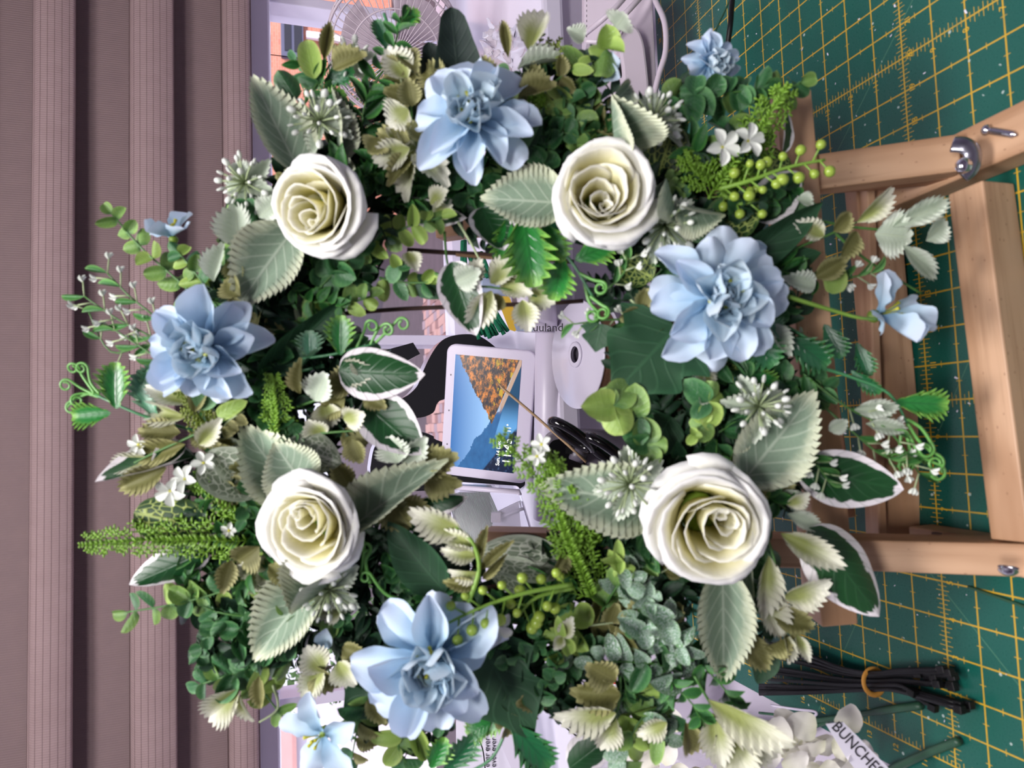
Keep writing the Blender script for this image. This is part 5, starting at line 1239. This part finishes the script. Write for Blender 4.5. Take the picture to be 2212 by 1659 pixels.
sprig('gumd', [(1290, 210, .006), (1260, 160, .012), (1240, 250, .014), (1260, 300, .014)], 6, 64, 54, keys=('gumd', 'gum')); sprig('gumd', [(1400, 220, .010), (1500, 210, .014), (1580, 200, .014), (1650, 190, .014)], 6, 64, 54, keys=('gumd', 'gumd', 'gum')); sprig('gumd', [(1560, 320, .004), (1600, 240, .010), (1680, 200, .010), (1730, 180, .010)], 5, 60, 50, keys=('gumd', 'gum'))
sprig('guml', [(1120, 240, .010), (1180, 190, .016), (1250, 140, .02)], 5, 60, 40, keys=('guml', 'gumd', 'frosto')); sprig('box', [(780, 330, .006), (790, 220, .014), (840, 130, .018), (870, 40, .018)], 10, 60, 26); sprig('box', [(720, 300, .006), (700, 200, .012), (640, 130, .012)], 6, 56, 30, keys=('box', 'gumd'))
sprig('box', [(560, 1120, .012), (500, 1080, .02), (440, 1080, .024)], 7, 34, 16); sprig('box', [(700, 640, .0), (770, 600, .008), (790, 540, .01)], 6, 50, 30, keys=('gumd', 'box')); sprig('box', [(1640, 560, .01), (1700, 590, .014), (1800, 600, .014)], 6, 50, 26); sprig('gumd', [(600, 1500, .0), (560, 1480, .006), (620, 1560, .01)], 4, 50, 34, keys=('gum', 'guml'))
sprig('box', [(1480, 800, .010), (1560, 780, .018), (1640, 780, .02)], 6, 60, 34, keys=('box', 'gum', 'gumd')); sprig('gumd', [(1600, 980, .0), (1700, 900, .006), (1780, 840, .008)], 6, 66, 46, keys=('gumd', 'box')); sprig('gum', [(820, 1460, .012), (780, 1540, .016), (760, 1640, .016)], 6, 70, 44, keys=('gum', 'gumd', 'frosto')); sprig('gum', [(900, 1560, .010), (860, 1610, .014), (900, 1680, .014)], 5, 64, 44, keys=('gum', 'gumd', 'guml'))
# whorls of larger lime leaves
def whorl(x, y, r, n, keys, h=.03, w=.9):
    for k in range(n):
        a = 2 * PI * k / n + rnd.uniform(-.2, .2); q = r * (1 if k % 2 else .72); leaf(rnd.choice(keys), x, y, x + q * math.cos(a), y + q * math.sin(a), q * w, h, h + rnd.uniform(-.004, .012), rnd.uniform(-.3, .3))
whorl(1325, 876, 66, 6, ('guml', 'gum'), .034, 1.0); whorl(1372, 902, 60, 4, ('gum', 'gumd'), .026, 1.0); whorl(1396, 960, 60, 4, ('gumd', 'gum'), .024, 1.0); whorl(1530, 868, 58, 5, ('guml', 'gum', 'gumd'), .032, .9); whorl(1520, 915, 44, 4, ('guml', 'gum'), .030, .9)
whorl(1215, 1376, 44, 6, ('guml', 'gumf', 'frost'), .028, .7); whorl(1310, 105, 52, 4, ('gum', 'guml'), .02, 1.0); whorl(1500, 205, 44, 4, ('gumd',), .018, 1.0); whorl(1345, 1230, 36, 5, ('guml', 'gumf'), .024, .8); whorl(1335, 1210, 30, 4, ('guml',), .026, .8)
whorl(1500, 940, 24, 3, ('guml',), .034, 1.0); whorl(1395, 1290, 44, 5, ('gumf', 'gumf'), .028, .8); whorl(1440, 1340, 56, 5, ('gumf',), .026, .8); whorl(1380, 1360, 48, 5, ('gumf', 'gumd'), .026, .8); whorl(860, 575, 40, 3, ('guml', 'gumd'), .018, .9)
# net veined leaves
leaf('net', 455, 1140, 284, 1108, 104, .014, .026, .2); leaf('net', 1530, 505, 1636, 440, 104, .014, .026, -.2); leaf('net', 1420, 380, 1460, 268, 96, .010, .024, .1); leaf('net', 1340, 560, 1410, 600, 90, .006, .012, .1); leaf('net', 1620, 740, 1560, 790, 70, .010, .016, .2); leaf('net', 1690, 330, 1640, 400, 70, .0, .008)

# ------------------------------------------------------------------ serrated frosted leaves, each placed
SF = [  # base x, y, tip x, y, width, kind
 (1142, 110, 1172, 14, 58, 'frost'), (1098, 125, 1086, 42, 22, 'frosto'), (1118, 150, 1222, 116, 34, 'frostp'), (1060, 200, 1046, 118, 36, 'frosto'), (1120, 210, 1200, 170, 50, 'frosto'), (880, 170, 836, 104, 62, 'frost'), (868, 110, 900, 150, 44, 'frosto'), (882, 236, 838, 268, 70, 'frost'), (890, 230, 880, 170, 44, 'frosto'), (960, 190, 910, 140, 60, 'frosto'), (980, 160, 930, 200, 50, 'frosto'),
 (895, 325, 868, 424, 56, 'frost'), (900, 330, 962, 386, 60, 'frost'), (885, 320, 806, 346, 54, 'frost'), (888, 312, 815, 282, 50, 'frosto'), (905, 320, 948, 330, 44, 'frost'), (920, 300, 880, 268, 44, 'frosto'), (890, 340, 838, 388, 40, 'frosto'), (930, 440, 970, 410, 40, 'frost'), (820, 300, 800, 330, 50, 'frosto'),
 (940, 470, 972, 432, 38, 'frost'), (880, 545, 900, 590, 36, 'frost'), (985, 610, 1032, 586, 52, 'frostp'), (1012, 622, 1040, 560, 40, 'frost'), (1060, 612, 1118, 560, 52, 'frost'), (1062, 628, 1012, 712, 54, 'frost'), (1080, 610, 1150, 640, 44, 'frost'), (1140, 634, 1200, 652, 52, 'frost'), (1128, 648, 1140, 716, 50, 'frost'), (1085, 640, 1060, 668, 34, 'frosto'), (1032, 600, 1000, 655, 30, 'frosto'), (1100, 600, 1170, 600, 40, 'frosto'),
 (730, 800, 812, 800, 52, 'frost'), (790, 812, 770, 760, 44, 'frost'), (680, 866, 700, 808, 60, 'frostp'), (770, 830, 700, 830, 60, 'frosto'), (700, 868, 712, 925, 56, 'frost'), (742, 905, 790, 890, 48, 'frost'), (740, 930, 790, 960, 52, 'frosto'), (700, 940, 665, 905, 52, 'frost'), (760, 948, 778, 1000, 48, 'frosto'), (790, 850, 830, 880, 40, 'frosto'), (745, 860, 690, 900, 44, 'frosto'), (650, 850, 640, 780, 34, 'frosto'),
 (905, 1010, 985, 985, 62, 'frosto'), (915, 1030, 988, 1052, 62, 'frosto'), (860, 1000, 840, 945, 64, 'frostp'), (870, 1000, 918, 950, 50, 'frostp'), (830, 1080, 880, 1140, 64, 'frosto'), (760, 1060, 720, 1000, 44, 'frosto'), (860, 1090, 930, 1110, 50, 'frosto'),
 (1850, 480, 1936, 408, 38, 'frost'), (1928, 490, 2054, 432, 42, 'frostp'), (1890, 505, 1972, 512, 84, 'frostp'), (2000, 520, 2048, 476, 48, 'frostp'), (1950, 530, 2024, 604, 34, 'frostp'), (1780, 510, 1720, 480, 40, 'frost'), (1800, 500, 1840, 460, 40, 'frosto'), (1760, 600, 1830, 560, 40, 'frosto'), (1720, 430, 1760, 440, 30, 'frostp'), (1850, 500, 1820, 560, 40, 'frosto'),
 (1686, 1152, 1818, 1222, 50, 'frost'), (1700, 1110, 1776, 1140, 34, 'frostp'), (1660, 1200, 1640, 1330, 50, 'frost'), (1690, 1290, 1796, 1262, 66, 'frost'), (1640, 1270, 1680, 1370, 60, 'frost'), (1680, 1060, 1745, 1100, 36, 'frostp'), (1700, 1090, 1748, 1068, 36, 'frost'), (1670, 1330, 1760, 1352, 52, 'frosto'), (1600, 1360, 1660, 1450, 50, 'frosto'), (1650, 1400, 1722, 1382, 40, 'frosto'), (1720, 1370, 1748, 1430, 24, 'frost'), (1690, 1360, 1712, 1440, 20, 'frost'),
 (1530, 1510, 1705, 1590, 66, 'frost'), (1560, 1560, 1620, 1680, 80, 'frost'), (1540, 1540, 1560, 1650, 60, 'frost'), (1330, 1540, 1202, 1552, 60, 'frost'), (1330, 1550, 1296, 1622, 52, 'frost'), (1340, 1500, 1240, 1500, 60, 'frosto'), (1330, 1470, 1270, 1440, 60, 'frosto'), (1600, 1600, 1680, 1640, 50, 'frost'), (1480, 1560, 1500, 1640, 50, 'frosto'), (1440, 1560, 1380, 1590, 40, 'frost'),
 (518, 1488, 438, 1564, 66, 'frost'), (520, 1500, 536, 1560, 24, 'frost'), (700, 1450, 660, 1400, 60, 'frost'), (672, 1440, 728, 1488, 62, 'frosto'), (700, 1440, 650, 1510, 50, 'frost'), (730, 1430, 760, 1480, 50, 'frost'), (740, 1400, 790, 1420, 44, 'frosto'), (560, 1460, 560, 1530, 30, 'frosto'),
 (462, 608, 474, 524, 44, 'frostp'), (520, 540, 500, 436, 70, 'frostp'), (500, 560, 512, 610, 40, 'frosto'), (560, 470, 600, 430, 50, 'frostp'), (520, 640, 480, 600, 50, 'frosto'), (500, 640, 520, 700, 30, 'frosto'),
 (412, 870, 320, 840, 44, 'frost'), (404, 900, 300, 880, 48, 'frost'), (390, 935, 298, 930, 48, 'frosto'), (400, 960, 282, 990, 50, 'frosto'), (420, 930, 470, 960, 50, 'frosto'), (430, 960, 480, 900, 40, 'frost'), (360, 1010, 250, 1060, 50, 'frosto'), (420, 890, 440, 830, 30, 'frosto'), (330, 990, 230, 1010, 40, 'frost'), (470, 900, 520, 870, 34, 'guml'),
 (560, 1180, 505, 1224, 62, 'frosto'), (580, 1220, 640, 1260, 40, 'frosto'), (500, 1210, 480, 1280, 40, 'frosto'), (1220, 1190, 1200, 1250, 30, 'frosto'),
 (668, 290, 620, 250, 50, 'frosto'), (640, 215, 600, 150, 50, 'gumd'), (680, 170, 655, 70, 50, 'guml'), (700, 130, 712, 45, 28, 'frosto'), (720, 150, 780, 110, 50, 'frosto'), (1260, 90, 1230, 60, 40, 'frostp'), (1330, 60, 1350, 30, 60, 'frostp')]
for i, (a, b, c_, d_, w, k) in enumerate(SF):
    h = .030 if 420 < math.hypot((a - 1055), (b - 835)) < 640 else .018
    if i % 3 == 1: h += .006
    leaf(k, a, b, c_, d_, w, h, h + rnd.uniform(-.002, .010), rnd.uniform(-.35, .35))
for pts in ([(1150, 160, .01), (1130, 135, .016), (1142, 108, .018)], [(940, 590, .016), (1000, 620, .02), (1060, 620, .022), (1160, 640, .022)], [(640, 880, .012), (690, 862, .02), (740, 850, .022)], [(640, 940, .012), (700, 935, .02), (770, 930, .022)], [(1740, 470, .012), (1840, 490, .016), (1960, 500, .018)], [(1560, 600, .010), (1760, 520, .016), (1850, 480, .018)], [(1640, 1120, .016), (1670, 1200, .02), (1690, 1290, .02)], [(1500, 1460, .02), (1540, 1530, .022), (1580, 1600, .022)], [(1340, 1460, .016), (1335, 1530, .018), (1310, 1580, .018)], [(880, 180, .018), (890, 250, .02), (895, 330, .02), (900, 400, .012)], [(500, 900, .020), (440, 930, .026), (330, 980, .026), (290, 1000, .026)], [(1800, 500, .014), (1870, 560, .012), (1990, 634, .010)], [(590, 1480, .01), (600, 1530, .012), (560, 1560, .012)], [(620, 300, .008), (660, 220, .012), (720, 130, .014)], [(960, 430, .0), (1010, 450, .002), (1050, 470, .002)], [(960, 500, .01), (965, 560, .012), (975, 600, .014)], [(990, 480, .01), (1020, 530, .012), (1050, 590, .014)]):
    stemobj(pts, .0010, 'stempale' if pts[0][0] % 20 else 'stemg', 'stem')

# white hydrangea heads lying on the mat beside the wreath
hy = thing('hydrangea_head', atz(1750, 1620, .02), 'white artificial hydrangea head lying on the mat below the cable ties', 'flower')
hy2 = thing('hydrangea_head', atz(1450, 1640, .02), 'white artificial hydrangea head in the clear sleeve below the catalogue', 'flower')
for k in range(46):
    o_, cx, cy = (hy, 1750, 1625) if k % 3 else (hy2, 1490, 1640); x, y = cx + rnd.uniform(-120, 110), cy + rnd.uniform(-60, 70)
    d0 = .50 if o_ is hy else .60; b = at(x, y, d0 + rnd.uniform(-.012, .02)); a = rnd.uniform(0, 6.28); t = b + (EX * math.cos(a) + EY * math.sin(a)) * .020 + EZ * rnd.uniform(-.004, .010)
    link('petal', rnd.choice(G['hydpet']), o_, leafm(b, t, .019, rnd.uniform(-.6, .6)))
